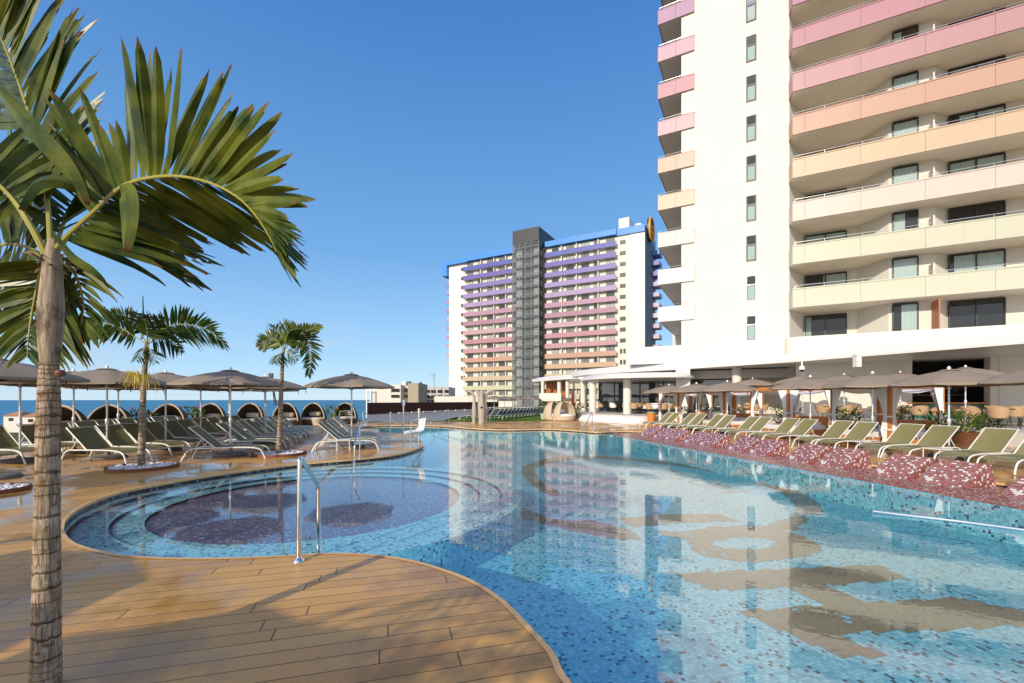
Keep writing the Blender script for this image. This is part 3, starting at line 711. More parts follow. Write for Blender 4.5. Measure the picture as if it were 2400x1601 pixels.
canopy([(7.4, 47.5), (6.1, 44.9), (7.0, 41), (9.0, 37.4), (11.9, 34.4), (14.7, 30.6), (17.2, 26.8), (19.3, 22), (21, 18.1), (23.3, 12.5)], cb, 3.9, 4.45)
canopy([(7.2, 40), (5.9, 38), (6.1, 35.2), (6.9, 33.4), (8.3, 32.3), (10.3, 31.5), (12.0, 31.5), (13.4, 32.6), (14.2, 34.5)], [(14.5, 38), (11, 44)], 3.2, 3.58, .4)
canopy([(5, 64), (2.9, 60), (3.0, 56.5), (4.6, 52.5), (6.2, 49.4), (8.2, 47)], [(14, 48), (12, 62)], 3.9, 4.45, .5)
# underside beam at right
arcp = [pd(1866, 868, 26.2), pd(1960, 858, 25.5), pd(2060, 862, 24.6)]
# ground floor walls
tw = -2.6
m = MB(); m.obox(F1, sx1(2138, tw), sx1(1866, tw), tw, tw+.3, .5, 3.9); m.build('ground_floor_wall', M_RENDER, POD); m = MB(); m.obox(F1, -24, sx1(2341, tw), tw, tw+.3, .5, 3.9)
m.build('ground_floor_wall', M_RENDER, POD)
m = MB(); m.obox(F1, sx1(2339, tw-.3), sx1(2320, tw-.3), tw-.35, tw+.4, .5, 3.9); m.build('pillar', M_GREIGE, POD)
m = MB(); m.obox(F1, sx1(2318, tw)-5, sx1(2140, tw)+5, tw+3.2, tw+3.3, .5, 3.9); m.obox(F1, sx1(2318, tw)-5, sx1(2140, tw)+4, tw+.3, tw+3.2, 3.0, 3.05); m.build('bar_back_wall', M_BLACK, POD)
m = MB(); m.obox(F1, sx1(2316, tw), sx1(2142, tw), tw+.3, tw+.45, .5, 1.38); m.build('bar_front', M_GREENT, POD)
m = MB(); m.obox(F1, sx1(2316, tw), sx1(2130, tw-.4), tw-.1, tw+.5, 1.38, 1.45); m.build('bar_counter', M_OWOOD, POD)
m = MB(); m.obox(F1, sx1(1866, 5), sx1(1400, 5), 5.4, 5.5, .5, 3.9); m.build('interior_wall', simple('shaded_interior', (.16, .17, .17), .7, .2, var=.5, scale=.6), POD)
g = MB(); g.add([F1(sx1(1583, 3), 3, .5), F1(sx1(1330, 3)-3, 3, .5), F1(sx1(1330, 3)-3, 3, 3.4), F1(sx1(1583, 3), 3, 3.4)], [(0, 1, 2, 3)]); go = g.build('glazing', M_GLASSR, POD)
g = MB(); g.add([F1(sx1(1727, 3), 3, .5), F1(sx1(1622, 3), 3, .5), F1(sx1(1622, 3), 3, 3.4), F1(sx1(1727, 3), 3, 3.4)], [(0, 1, 2, 3)]); g.build('glazing', M_GLASSR, POD)
f = MB(); f.obox(F1, sx1(1583, 3), 14, 2.9, 3.1, 3.3, 3.5)
for px in (1583, 1555, 1500, 1440, 1405, 1375, 1345): f.obox(F1, sx1(px, 3)-.05, sx1(px, 3)+.05, 2.93, 3.07, .5, 3.3)
f.build('mullions', M_DARK, go)
m = MB(); m.obox(F1, sx1(1866, 1.5), sx1(1560, 1.5), 1.5, 1.9, 3.25, 3.9); m.build('ceiling_beam', M_CANOPY, POD)
m = MB(); m.obox(F1, sx1(1866, 3)-.3, sx1(1727, 3), 3.4, 3.5, .5, 3.9); m.build('inner_wall', M_GREIGE, POD)
m = MB(); m.obox(F1, sx1(1617, -1.5), sx1(1584, -1.5), -1.5, -.9, .5, 3.9); m.build('pier', M_RENDER, POD)
def column(p, r, z1):
    m = MB(); m.lathe([(r, .5), (r, z1)], (p[0], p[1], 0), 20); m.build('column', M_RENDER, POD, True)
for px, d, r, z1 in ((1470, 34.3, .31, 3.2), (1389, 36, .29, 3.2), (1366.5, 38.6, .23, 3.2), (1727, 31.5, .32, 3.9), (1430, 46, .28, 3.5), (1446, 44.5, .26, 3.5), (1411, 49, .26, 3.5), (1272, 54, .22, 3.9), (1311, 52, .25, 3.9), (1330, 50.5, .22, 3.9)):
    p = pd(px, 937, d); column((p.x, p.y), r, z1)
m = MB(); a = pd(1280, 937, 57); b = pd(1334, 937, 54); m.prism([a.xy, b.xy, (b.x+.3, b.y+4), (a.x+.3, a.y+4)], .5, 3.9); m.build('timber_wall', M_RWOOD, POD)
m = MB(); p = pd(1290, 937, 50); m.box((p.x, p.y, 1.9), (2.6, .3, .9), -.4); m.build('low_parapet', M_RENDER, POD)
# lamp fitting and dome camera under the canopy
p = pd(2009, 851, 22.6); m = MB(); m.box((p.x, p.y, 3.55), (.26, .26, .55)); m.box((p.x, p.y, 3.87), (.3, .3, .1)); tag(m.build('ceiling_spotlight', M_CANOPY, loc=(p.x, p.y, 3.6)), 'square white spotlight box hanging under the big curved canopy', 'light')
p = pd(1879.5, 866, 24.4); dc = thing('security_camera', (p.x, p.y, 3.3), 'white dome security camera hanging from the canopy edge', 'camera')
m = MB(); m.tube([(p.x, p.y, 3.95), (p.x, p.y, 3.5)], .035); m.lathe([(.035, 3.5), (.13, 3.42), (.15, 3.30), (.14, 3.26)], (p.x, p.y, 0), 16); m.build('housing', M_WHITE, dc, True)
m = MB(); m.lathe([(.12, 3.258), (.10, 3.20), (.05, 3.16), (0.001, 3.15)], (p.x, p.y, 0), 16); m.build('lens_dome', M_BLACK, dc, True)
# bottles on the bar shelf
for i in range(26):
    s = sx1(2316, tw)+.4+i*.16; z = 1.9 if i % 2 else 2.3
    m = MB(); c = F1(s, tw+2.9, z); m.lathe([(0.001, 0), (.035, 0), (.035, .17), (.013, .22), (.013, .29), (.001, .29)], c, 8)
    tag(m.build('bottle', random.choice([M_GLASSR, M_GREENT, M_YCH, M_POTD, M_WHITE]), loc=c, smooth=True), 'small bottle on a dim shelf behind the open bar', 'bottle', 'bottles on the bar shelves')
m = MB(); m.obox(F1, sx1(2316, tw), sx1(2142, tw), tw+2.7, tw+3.1, 1.86, 1.895); m.obox(F1, sx1(2316, tw), sx1(2142, tw), tw+2.7, tw+3.1, 2.26, 2.295); m.build('bar_shelf', M_OWOOD, POD)

# ------------------------------------------------------------------ far hotel tower
O2 = Vector((28, 117, 0))
def F2(s, t, z): return O2+U*s+V*t+Vector((0, 0, z))
def sx2(px, t=0.0):
    r = (px-1200)/F; return (28+.477*t-r*(117+.879*t))/(.879+.477*r)
T2 = thing('distant_hotel_tower', F2(24, 7, 0), 'distant white hotel tower with purple to peach balconies and a dark glass lift shaft', 'hotel')
DZ = -9.5
m = MB(); m.obox(F2, -7, 55, 0, 14, DZ, 44.9); m.build('wall', M_CREAM, T2)
m = MB(); m.obox(F2, sx2(1090)+.3, 55.05, -.06, -.004, DZ, 44.9); m.build('mural', M_MURAL, T2); m = MB(); m.obox(F2, -7.05, sx2(1455)-2.6, -.06, -.004, DZ, 44.9); m.build('mural', M_MURAL, T2)
sd_ = MB(); sd_.obox(F2, -7.12, -7.01, .1, 13.9, DZ, 44.9); sd_.build('end_wall', simple('mottled_dark_grey', (.13, .15, .19), .6, .3, var=.6, scale=.4), T2)  # end wall coloured much darker than the front, mottled at random
m = MB()
m.obox(F2, -7.1, sx2(1447), -.5, 14.1, 44.9, 46.7); m.obox(F2, sx2(1447)+.02, 20.56, -1.2, 14.1, 45.1, 46.6); m.obox(F2, 30.3, 47, -1.2, 14.1, 45.1, 46.9)
m.obox(F2, 47.02, 57, -1.2, 14.1, 44.9, 46.3); m.obox(F2, 55.1, 57.0, -1.2, 12, 41.5, 44.9)
m.build('blue_parapet', M_BLUE, T2)
m = MB(); m.obox(F2, -2.8, 0, 1, 5, 46.7, 49.9); m.build('roof_box', M_RENDER, T2)
m = MB(); m.obox(F2, -5, -3.2, 3, 6, 46.7, 48.0); m.lathe([(.9, 46.7), (.9, 48.6), (.001, 48.9)], F2(-4.6, 4, 0), 16); m.build('roof_tank', M_WHITE, T2)
BC = [(104, 108, 196), (126, 110, 190), (147, 128, 200), (178, 148, 208), (192, 158, 202), (207, 150, 172), (197, 140, 160), (221, 168, 176), (217, 143, 153), (221, 155, 163), (226, 163, 134), (228, 180, 135), (230, 192, 152), (226, 214, 164)]
def px2s(*xs): return [(sx2(1000+a*.306, 0), sx2(1000+b*.306, 0)) for a, b in xs]
wr = px2s((960, 1012), (1070, 1130), (1185, 1245), (1280, 1312), (1375, 1440)); wlft = px2s((312, 356), (394, 412), (463, 510), (553, 602), (655, 688))
for k in range(15):
    zt = 43.35-2.88*k; mt = colpaint(BC[min(k, 13)]); b = MB()
    b.obox(F2, .02, 20.56, -1.3, -1.15, zt-1.3, zt); b.build('balcony_front', mt, T2); b = MB()
    b.obox(F2, 30.3, 48.8, -1.3, -1.15, zt-1.3, zt); b.build('balcony_front', mt, T2)
    b = MB(); b.obox(F2, .02, 20.56, -1.15, 0, zt-1.27, zt-1.08); b.build('floor_slab', M_CREAM, T2); b = MB(); b.obox(F2, 30.3, 48.8, -1.15, 0, zt-1.27, zt-1.08); b.build('floor_slab', M_CREAM, T2)
    b = MB(); b.obox(F2, 55.06, 56.9, 1, 9, zt-1.6, zt-.5); b.build('end_balcony', colpaint(BC[min(k+2, 13)] if k else BC[0]), T2)
    b = MB(); b.obox(F2, -9, -7.13, 9, 13.5, zt-1.9, zt-.75); b.build('end_balcony', colpaint([(120, 150, 220), (140, 125, 205), (160, 130, 205), (214, 190, 220), (214, 190, 226), (228, 200, 215), (236, 222, 225), (236, 200, 205), (232, 205, 205), (236, 200, 200)][min(k, 9)]), T2)
    # room windows above each band
    for j, (a, c) in enumerate(wr+wlft):
        rr = random.Random(k*31+j); z0 = zt-.05; z1 = zt+1.35
        f = MB(); f.obox(F2, min(a, c), max(a, c), -.10, -.01, z0, z1); wo = f.build('window', M_DARK, T2)
        lo_, hi_ = min(a, c)+.1, max(a, c)-.1; mid = (lo_+hi_)/2
        g = MB(); g.obox(F2, lo_, mid-.05, -.13, -.105, z0+.1, z1-.1); g.obox(F2, mid+.05, hi_, -.13, -.105, z0+.1, z1-.1)
        g.build('pane', rr.choice([M_CURTG, M_PANEG, M_PANEG, M_PANED]), wo)
    # fins between rooms
    for px in (1045, 1160, 1325, 430, 530, 620):
        s = sx2(1000+px*.306); f = MB(); f.obox(F2, s, s+.25, -1.1, -.02, zt-1.08, zt+1.3); f.build('dividing_fin', M_RENDER, T2)
    z = 42.6-2.88*k
    if k < 13:
        for (pa_, pb_) in ((1453, 1466.5), (1081, 1090)):
            s1_, s0_ = sx2(pa_), sx2(pb_)
            if k > 9:
                f = MB(); f.obox(F2, s0_, s0_+(s1_-s0_)*.4, -.09, -.062, z, z+1.2); f.obox(F2, s0_+(s1_-s0_)*.6, s1_, -.09, -.062, z, z+1.2)
            else: f = MB(); f.obox(F2, s0_, s1_, -.09, -.062, z, z+1.05)
            f.build('window', M_DARK, T2)
# lift shaft
g0, g1 = 21.8, 30.25; tf = -2.6
m = MB(); m.obox(F2, g0, g1, tf, 12, 46.9, 50.8); m.obox(F2, g0+.5, g1-.5, 12, 24, 47, 49.8); m.build('lift_cap', M_DARK, T2)
m = MB(); m.obox(F2, g0+.4, g1-.4, -.4, -.01, DZ, 46.9); m.build('lift_back_wall', M_PAVE, T2)
m = MB()
for k in range(20):
    z = 46.0-2.88*k; m.obox(F2, g0+.2, g1-.2, tf+.3, -.4, z-.35, z)
m.build('lift_floors', M_CONC, T2)
for a_ in (g0+.5, g1-2.4): m = MB(); m.obox(F2, a_, a_+1.8, -1.2, -.5, DZ, 46); m.build('lift_panel', M_RENDER, T2)
g = MB(); g.add([F2(g0, tf, DZ), F2(g1, tf, DZ), F2(g1, tf, 46.9), F2(g0, tf, 46.9)], [(0, 1, 2, 3)]); g.add([F2(g0, tf, DZ), F2(g0, 0, DZ), F2(g0, 0, 46.9), F2(g0, tf, 46.9)], [(0, 1, 2, 3)])
gg = g.build('glass_wall', M_GLASST, T2)
f = MB()
for s in [g0+(g1-g0)*q for q in (0, .28, .5, .71, 1)]: f.obox(F2, s-.09, s+.09, tf-.1, tf-.01, DZ, 46.9)
z = 46.4
while z > DZ: f.obox(F2, g0, g1, tf-.07, tf-.012, z-.05, z+.05); f.obox(F2, g0-.06, g0-.01, tf, 0, z-.05, z+.05); z -= .96
f.build('mullions', M_CONC, gg)
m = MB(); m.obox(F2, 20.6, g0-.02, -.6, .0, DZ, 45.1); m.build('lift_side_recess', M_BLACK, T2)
# round emblem sign on the corner
sg = thing('round_roof_sign', F2(-7.6, 3.4, 46), 'round orange and black hotel sign seen edge-on at the far tower corner', 'sign')
c = F2(-7.9, 3.6, 46.4)
def disc(r, s0, s1, mat, name, zc, tc, rr=0):
    m = MB(); n = 32; vs = []
    rings_ = [(r, s0), (r, s1)]
    for r_, s_ in rings_:
        for k in range(n): a = 2*PI*k/n; vs.append(F2(s_, tc+r_*math.cos(a), zc+r_*math.sin(a)))
    fs = [(k, (k+1) % n, n+(k+1) % n, n+k) for k in range(n)]+[tuple(range(n)), tuple(range(n, 2*n))[::-1]]
    m.add(vs, fs); return m.build(name, mat, sg)
disc(3.1, -7.8, -7.3, M_DARK, 'disc', 46.6, 4.2)
m = MB(); n = 40; pts = [F2(-7.95, 4.2+3.0*math.cos(2*PI*k/n), 46.6+3.0*math.sin(2*PI*k/n)) for k in range(n+1)]; m.tube(pts, .28, 8, False); m.build('rim', M_ORANGE, sg)
bzr = math.atan2(-V.y, -V.x)+PI
for body, z_, sz in (('Hard', 47.1, 2.0), ('Rock', 45.6, 2.0), ('HOTEL', 44.5, .9)):
    o = txt(body, sz, F2(-7.95, 4.2, z_-.3), math.atan2(V.y, V.x), M_ORANGE, 'lettering', sg, .12, R(90))

# ------------------------------------------------------------------ low buildings, fence, houses by the sea
def boxpx(x0, x1, y0, z0, d, dep, rot=0):
    a = pd(x0, y0, d); b = pd(x1, y0, d); m = MB(); m.box(((a.x+b.x)/2, d+dep/2, (a.z+z0)/2), (b.x-a.x, dep, a.z-z0)); return m
AP = thing('apartment_block', pd(915, 937, 78), 'low white apartment block with dark slot windows beyond the red fence', 'building')
boxpx(870, 939, 902, -9.5, 78, 10).build('wall', M_RENDER, AP)
boxpx(939, 958, 904, -9.5, 80, 8).build('stair_wall', M_GREIGE, AP)
for y0, y1 in ((911, 918.5), (925.5, 932)):
    a = pd(917, y0, 77.9); b = pd(936, y1, 77.9); m = MB(); m.box(((a.x+b.x)/2, 77.92, (a.z+b.z)/2), (b.x-a.x, .1, a.z-b.z)); m.build('window', M_BLACK, AP)
    for q in (942, 948, 953):
        a = pd(q, y0, 79.9); b = pd(q+3, y1, 79.9); m = MB(); m.box(((a.x+b.x)/2, 79.92, (a.z+b.z)/2), (b.x-a.x, .1, a.z-b.z)); m.build('window', M_BLACK, AP)
boxpx(942, 951, 894, 3.5, 82, 3).build('roof_vent', M_GREIGE, AP)
m = MB(); 
for x in (859, 869): p = pd(x, 937, 77); m.box((p.x, p.y, -2), (.15, .15, 11)); 
p = pd(864, 937, 77)
for z in (1.2, 3.4): m.box((p.x, p.y, z), (.8, .12, .12))
m.build('balcony_frame', M_WHITE, AP)
ST = thing('stair_tower_building', pd(968, 937, 76), 'brown stair tower with rooftop lumps beside the white apartment block', 'building')
boxpx(956, 980.5, 898, -9.5, 74, 8).build('wall', simple('tan_render', (.40, .33, .24), .7, .2), ST)
m = MB(); p = pd(960, 896, 76); m.lathe([(.35, p.z-.4), (.35, p.z), (.001, p.z+.2)], (p.x, p.y, 0), 10); m.build('roof_tank', M_DARK, ST)
AG = thing('galleried_apartment_block', pd(1015, 937, 88), 'grey white galleried block with rows of dark arched openings left of the far tower', 'building')
boxpx(981, 1052, 906.5, -9.5, 88, 10).build('wall', simple('grey_white_render', (.52, .50, .47), .7, .2), AG)
for y0, y1 in ((914, 920.5), (926.5, 933), (938, 941)):
    for x0, x1 in ((984, 992), (994.5, 1007), (1010, 1021), (1026, 1036.5), (1042, 1051)):
        a = pd(x0, y0, 87.9); b = pd(x1, y1, 87.9); m = MB(); m.box(((a.x+b.x)/2, 87.93, (a.z+b.z)/2), (b.x-a.x, .12, a.z-b.z)); m.build('opening', M_BLACK, AG)
p = pd(986, 900, 88); m = MB(); m.lathe([(.5, p.z-.9), (.55, p.z-.2), (.2, p.z+.3), (.001, p.z+.4)], (p.x, p.y, 0), 10); m.build('roof_tank', M_DARK, AG)
p = pd(1017.5, 906, 86); an = MB(); an.tube([(p.x, p.y, 0), (p.x, p.y, p.z+2.6)], .05, 6)
for z, l in ((2.5, 1.1), (2.1, .9), (1.5, .6)): an.tube([(p.x-l, p.y, p.z+z), (p.x+l*.3, p.y, p.z+z)], .04, 6)
tag(an.build('roof_antenna', M_CONC, loc=(p.x, p.y, 0)), 'thin grey television aerial standing over the galleried block roof', 'antenna')
m = boxpx(1018, 1096, 929, -9.5, 66, 5); tag(m.build('white_wall_building', M_RENDER, loc=pd(1057, 937, 66)), 'plain low white wall block just above the red fence', 'building')
m = boxpx(1096, 1165, 930, -9.5, 62, 5); tag(m.build('cream_wall', M_CREAM, loc=pd(1130, 937, 62)), 'cream low wall at the foot of the far hotel tower', 'wall')
fe = thing('slatted_fence', (-8, 40, 0), 'dark red vertical slat fence behind the far end of the pool', 'fence')
fa = Vector((-11.75, 36, 0)); fb = Vector((-1.6, 50.5, 0)); fd = (fb-fa).normalized(); ln = (fb-fa).length
sl = MB(); ang = math.atan2(fd.y, fd.x); x = 0
while x < ln:
    p = fa+fd*x; z0 = .34+.2*x/ln; sl.box((p.x, p.y, (z0+1.36)/2), (.075, .05, 1.36-z0), ang); x += .105
sl.build('slats', M_FENCE, fe)
bk = MB(); p = (fa+fb)/2+Vector((.05, .12, 0)); bk.box((p.x, p.y, .84), (ln, .04, .98), ang); bk.build('backing_boards', M_FENCE, fe)
x = 3.6; pc_ = MB()
while x < ln: p = fa+fd*x+Vector((.18, -.25, 0)); pc_.box((p.x, p.y, .42+.2*x/ln), (1.1, .2, .09), ang); x += 1.45
pc_.build('kerb_blocks', M_RENDER, fe)
for i, (x0, x1, y0, d, lab) in enumerate(((8, 44, 975, 150, 'cream seaside house with brown hipped roof, leftmost below the deck'), (52, 92, 977, 140, 'seaside house with brown roof partly behind the big palm trunk'))):
    a = pd(x0, y0, d); b = pd(x1, y0, d); h = thing('seaside_house', (a.x, d, -9.5), lab, 'house', 'houses by the sea')
    m = MB(); m.box(((a.x+b.x)/2, d+3, (a.z-9.5)/2), (b.x-a.x, 6, a.z+9.5)); m.build('wall', M_CREAM, h)
    cx_ = (a.x+b.x)/2; hw = (b.x-a.x)/2+.4; z = a.z
    m = MB(); m.add([(cx_-hw, d-.4, z), (cx_+hw, d-.4, z), (cx_+hw, d+6.4, z), (cx_-hw, d+6.4, z), (cx_-hw*.3, d+3, z+1.5), (cx_+hw*.3, d+3, z+1.5)], [(0, 1, 5, 4), (1, 2, 5), (2, 3, 4, 5), (3, 0, 4)]); m.build('roof', M_TROOF, h)
    m = MB(); m.box((cx_, d-.02, z-1.2), (1.6, .1, 1.0)); m.build('window', M_BLACK, h)
p = pd(640, 937, 31); mm = MB(); mm.tube([pd(648, 950, 31), pd(636, 884, 31)], .045, 6); mm.tube([pd(643, 950, 31), pd(639, 905, 31)], .03, 6); mm.box(pd(635, 880, 31), (.25, .2, .3))
tag(mm.build('floodlight_mast', M_DARK, loc=p), 'dark leaning mast with a small head rising behind the sea edge loungers', 'mast')

# ------------------------------------------------------------------ loungers
def make_lounger(sling, fr=M_FRAMEW):
    root = thing('sun_lounger', (0, 0, 0), 'x', 'sun lounger', 'x'); f = MB()
    for s in (-1, 1):
        y = .33*s; f.tube(catmull([(.22, y, .31), (.5, y, .335), (1.1, y, .335), (1.66, y, .325)], 4), .019, 8)
    for x in (.34, 1.2, 1.6): f.tube([(x, -.33, .32), (x, .33, .32)], .014, 6)
    f.build('frame', fr, root, True)
    for s in (-1, 1):
        y = .33*s
        l = MB(); l.tube(catmull([(.22, y, .31), (.10, y, .26), (.03, y, .14), (-.02, y*1.04, .012)], 4), .019, 8); l.build('leg', fr, root, True)
        l = MB(); l.tube(catmull([(1.66, y, .325), (1.78, y, .27), (1.86, y, .14), (1.92, y*1.04, .012)], 4), .019, 8); l.build('leg', fr, root, True)
    m = MB(); vs = []; n = 10
    for i in range(n+1):
        x = .12+1.08*i/n; z = .345-.07*max(0, (1-i/2.5))**2; 
        for y, dz in ((-.31, 0), (-.15, -.012), (.15, -.012), (.31, 0)): vs.append((x, y, z+dz))
    m.add(vs, [(i*4+j, (i+1)*4+j, (i+1)*4+j+1, i*4+j+1) for i in range(n) for j in range(3)]); m.build('seat', sling, root, True)
    b = MB(); P0 = Vector((1.17, 0, .345)); P1 = Vector((1.76, 0, .88)); vs = []
    for i in range(7):
        c = P0.lerp(P1, i/6)
        for y, dz in ((-.30, 0), (-.15, -.014), (.15, -.014), (.30, 0)): vs.append(c+Vector((-dz*.6, y, dz)))
    b.add(vs, [(i*4+j, (i+1)*4+j, (i+1)*4+j+1, i*4+j+1) for i in range(6) for j in range(3)]); bo = b.build('backrest', sling, root, True)
    b = MB(); q = .315
    b.tube([(1.17, -q, .345), (1.765, -q, .885), (1.765, q, .885), (1.17, q, .345)], .016, 8); b.build('backrest_frame', fr, bo, True)
    b = MB()
    for s in (-1, 1): b.tube([(1.45, .30*s, .60), (1.62, .31*s, .33)], .011, 6)
    b.build('prop', fr, bo, True)
    return root
KL = Kind(make_lounger(M_SLING)); KLD = Kind(make_lounger(M_SLINGD))
def rz_of(dx, dy): return math.atan2(dy, dx)
# right-hand row: heads towards the restaurant
HR = [10.35, 11.18, 12.4, 13.15, 14.4, 15.16, 16.5, 17.2, 18.5, 19.2, 20.5, 21.3, 22.6, 23.3, 24.6, 25.3]
rzr = rz_of(.976, .217)
for i, d in enumerate(HR):
    top = Vector((14.5-.222*d, d, 0)); foot = top-Vector((.976, .217, 0))*1.72-WQ*.31
    KL.put((foot.x+random.uniform(-.05, .05), foot.y, 0), rzr+random.uniform(-.035, .035), '%s olive lounger from the near end of the row behind the tiled recliners' % ORD[i], 'olive loungers along the right side of the pool')
# side tables between pairs
def make_table():
    root = thing('side_table', (0, 0, 0), 'x', 'side table', 'x'); m = MB(); m.box((0, 0, .36), (.42, .42, .025)); m.build('table_top', M_FRAMEW, root)
    for a in (-1, 1):
        for b in (-1, 1): l = MB(); l.tube([(.18*a, .18*b, .347), (.19*a, .19*b, .01)], .012, 6); l.build('leg', M_FRAMEW, root)
    return root
KT = Kind(make_table())
for i in range(7):
    d = (HR[2*i+1]+HR[2*i+2])/2; p = Vector((14.5-.222*d, d, 0))-Vector((.976, .217, 0))*1.15-WQ*.3
    KT.put((p.x, p.y, 0), rzr, 'small low white side table, %s from the near end between the right-hand olive loungers' % ORD[i], 'side tables between the right-hand loungers')
# tiled recliners in the water
def make_recliner():
    wd = .77; prof = [(0, -.07), (.72, .36), (.80, .35), (.93, -.07)]; m = MB()
    L_ = math.hypot(.72, .44)
    m.add([(0, -wd/2, -.07), (.72, -wd/2, .36), (.72, wd/2, .36), (0, wd/2, -.07)], [(0, 1, 2, 3)][::-1], [(0, 0), (0, L_), (wd, L_), (wd, 0)])
    m.add([(.72, -wd/2, .36), (.80, -wd/2, .35), (.80, wd/2, .35), (.72, wd/2, .36)], [(0, 1, 2, 3)], [(0, 0), (0, .08), (wd, .08), (wd, 0)])
    m.add([(.80, -wd/2, .35), (.93, -wd/2, -.07), (.93, wd/2, -.07), (.80, wd/2, .35)], [(0, 1, 2, 3)], [(0, 0), (0, .45), (wd, .45), (wd, 0)])
    for s in (-1, 1):
        P = [(x, s*wd/2, z) for x, z in prof]; m.add(P, [(0, 1, 2, 3)], [(x+3, z) for x, z in prof])
    o = m.build('tiled_recliner', M_REDT); return tag(o, 'x', 'recliner', 'x')
KR = Kind(make_recliner())
RD = [7.0, 7.95, 9.27, 10.2, 11.6, 12.55, 14.0, 14.95, 16.45, 17.35, 18.7, 19.6, 20.7]
for i, d in enumerate(RD):
    c = Vector((10.94-.212*d, d, 0))-NQ*.72-WQ*.42
    KR.put((c.x, c.y, 0), math.atan2(NQ.y, NQ.x), 'red and white mosaic recliner, %s from the near end of the pool ledge' % ORD[i], 'tiled recliners in the water')
# left-hand blocks
axB = Vector((-.963, -.27, 0)); rwB = Vector((-.27, .963, 0))
def block(start, ax, rw, offs, labf, group, K=KL):
    for i, o in enumerate(offs):
        p = Vector(start)+rw*o; K.put((p.x, p.y, 0), rz_of(ax.x, ax.y)+random.uniform(-.03, .03), labf % ORD[i], group)
block((-6.75, 12.2, 0), axB, rwB, [0, 1.9, 2.65, 3.7, 4.45, 5.6, 6.4, 7.6, 8.4, 9.6], '%s lounger from the front in the row behind the small right palm', 'olive loungers behind the small right palm')
block((-4.3, 14.2, 0), axB, rwB, [0, .78, 1.9, 2.7, 4.0, 4.8], '%s lounger from the near end beside the lone umbrella on the pool peninsula', 'loungers on the pool peninsula')
axA = Vector((-.985, .17, 0)); rwA = Vector((-.17, .985, 0))
block((-9.5, 11.25, 0), axA, rwA, [0, .85, 1.9, 2.7, 3.8, 4.6, 5.8, 6.6, 7.8, 8.6], '%s lounger from the front in the row behind the middle palm', 'olive loungers behind the middle palm')
block((-12.0, 10.5, 0), axA, rwA, [0, .9, 2.1, 2.95, 4.2, 5.0, 6.2, 7.0, 8.2, 9.0], '%s lounger from the front in the row nearest the sea side', 'olive loungers nearest the sea')
block((-11.2, 8.9, 0), axA, rwA, [0], '%s lounger at the far left, its foot showing left of the big palm trunk', 'olive loungers nearest the sea')
KT.put((-5.25, 13.75, 0), .3, 'small low white side table by the near peninsula lounger under the lone umbrella', 'side tables on the left deck')
# lawn loungers
rg = Vector((5.1, 12.2, 0)).normalized(); axg = Vector((.80, .60, 0)); axg.normalize()
for i in range(15):
    p = Vector((-2.2, 33.6, 0))+rg*(i*.87); KLD.put((p.x, p.y, .02), rz_of(.62, .78), '%s black sling lounger from the left in the front row on the lawn' % ORD[i], 'black loungers on the lawn')
for i in range(11):
    p = Vector((-3.6, 37.5, 0))+rg*(i*.9); KLD.put((p.x, p.y, .02), rz_of(.62, .78), '%s black sling lounger from the left in the back row on the lawn' % ORD[i], 'black loungers on the lawn')
KLD.put((-4.1, 34.2, .02), rz_of(.9, .3), 'single black and white lounger on the grass left of the grey fountain columns', 'black loungers on the lawn')

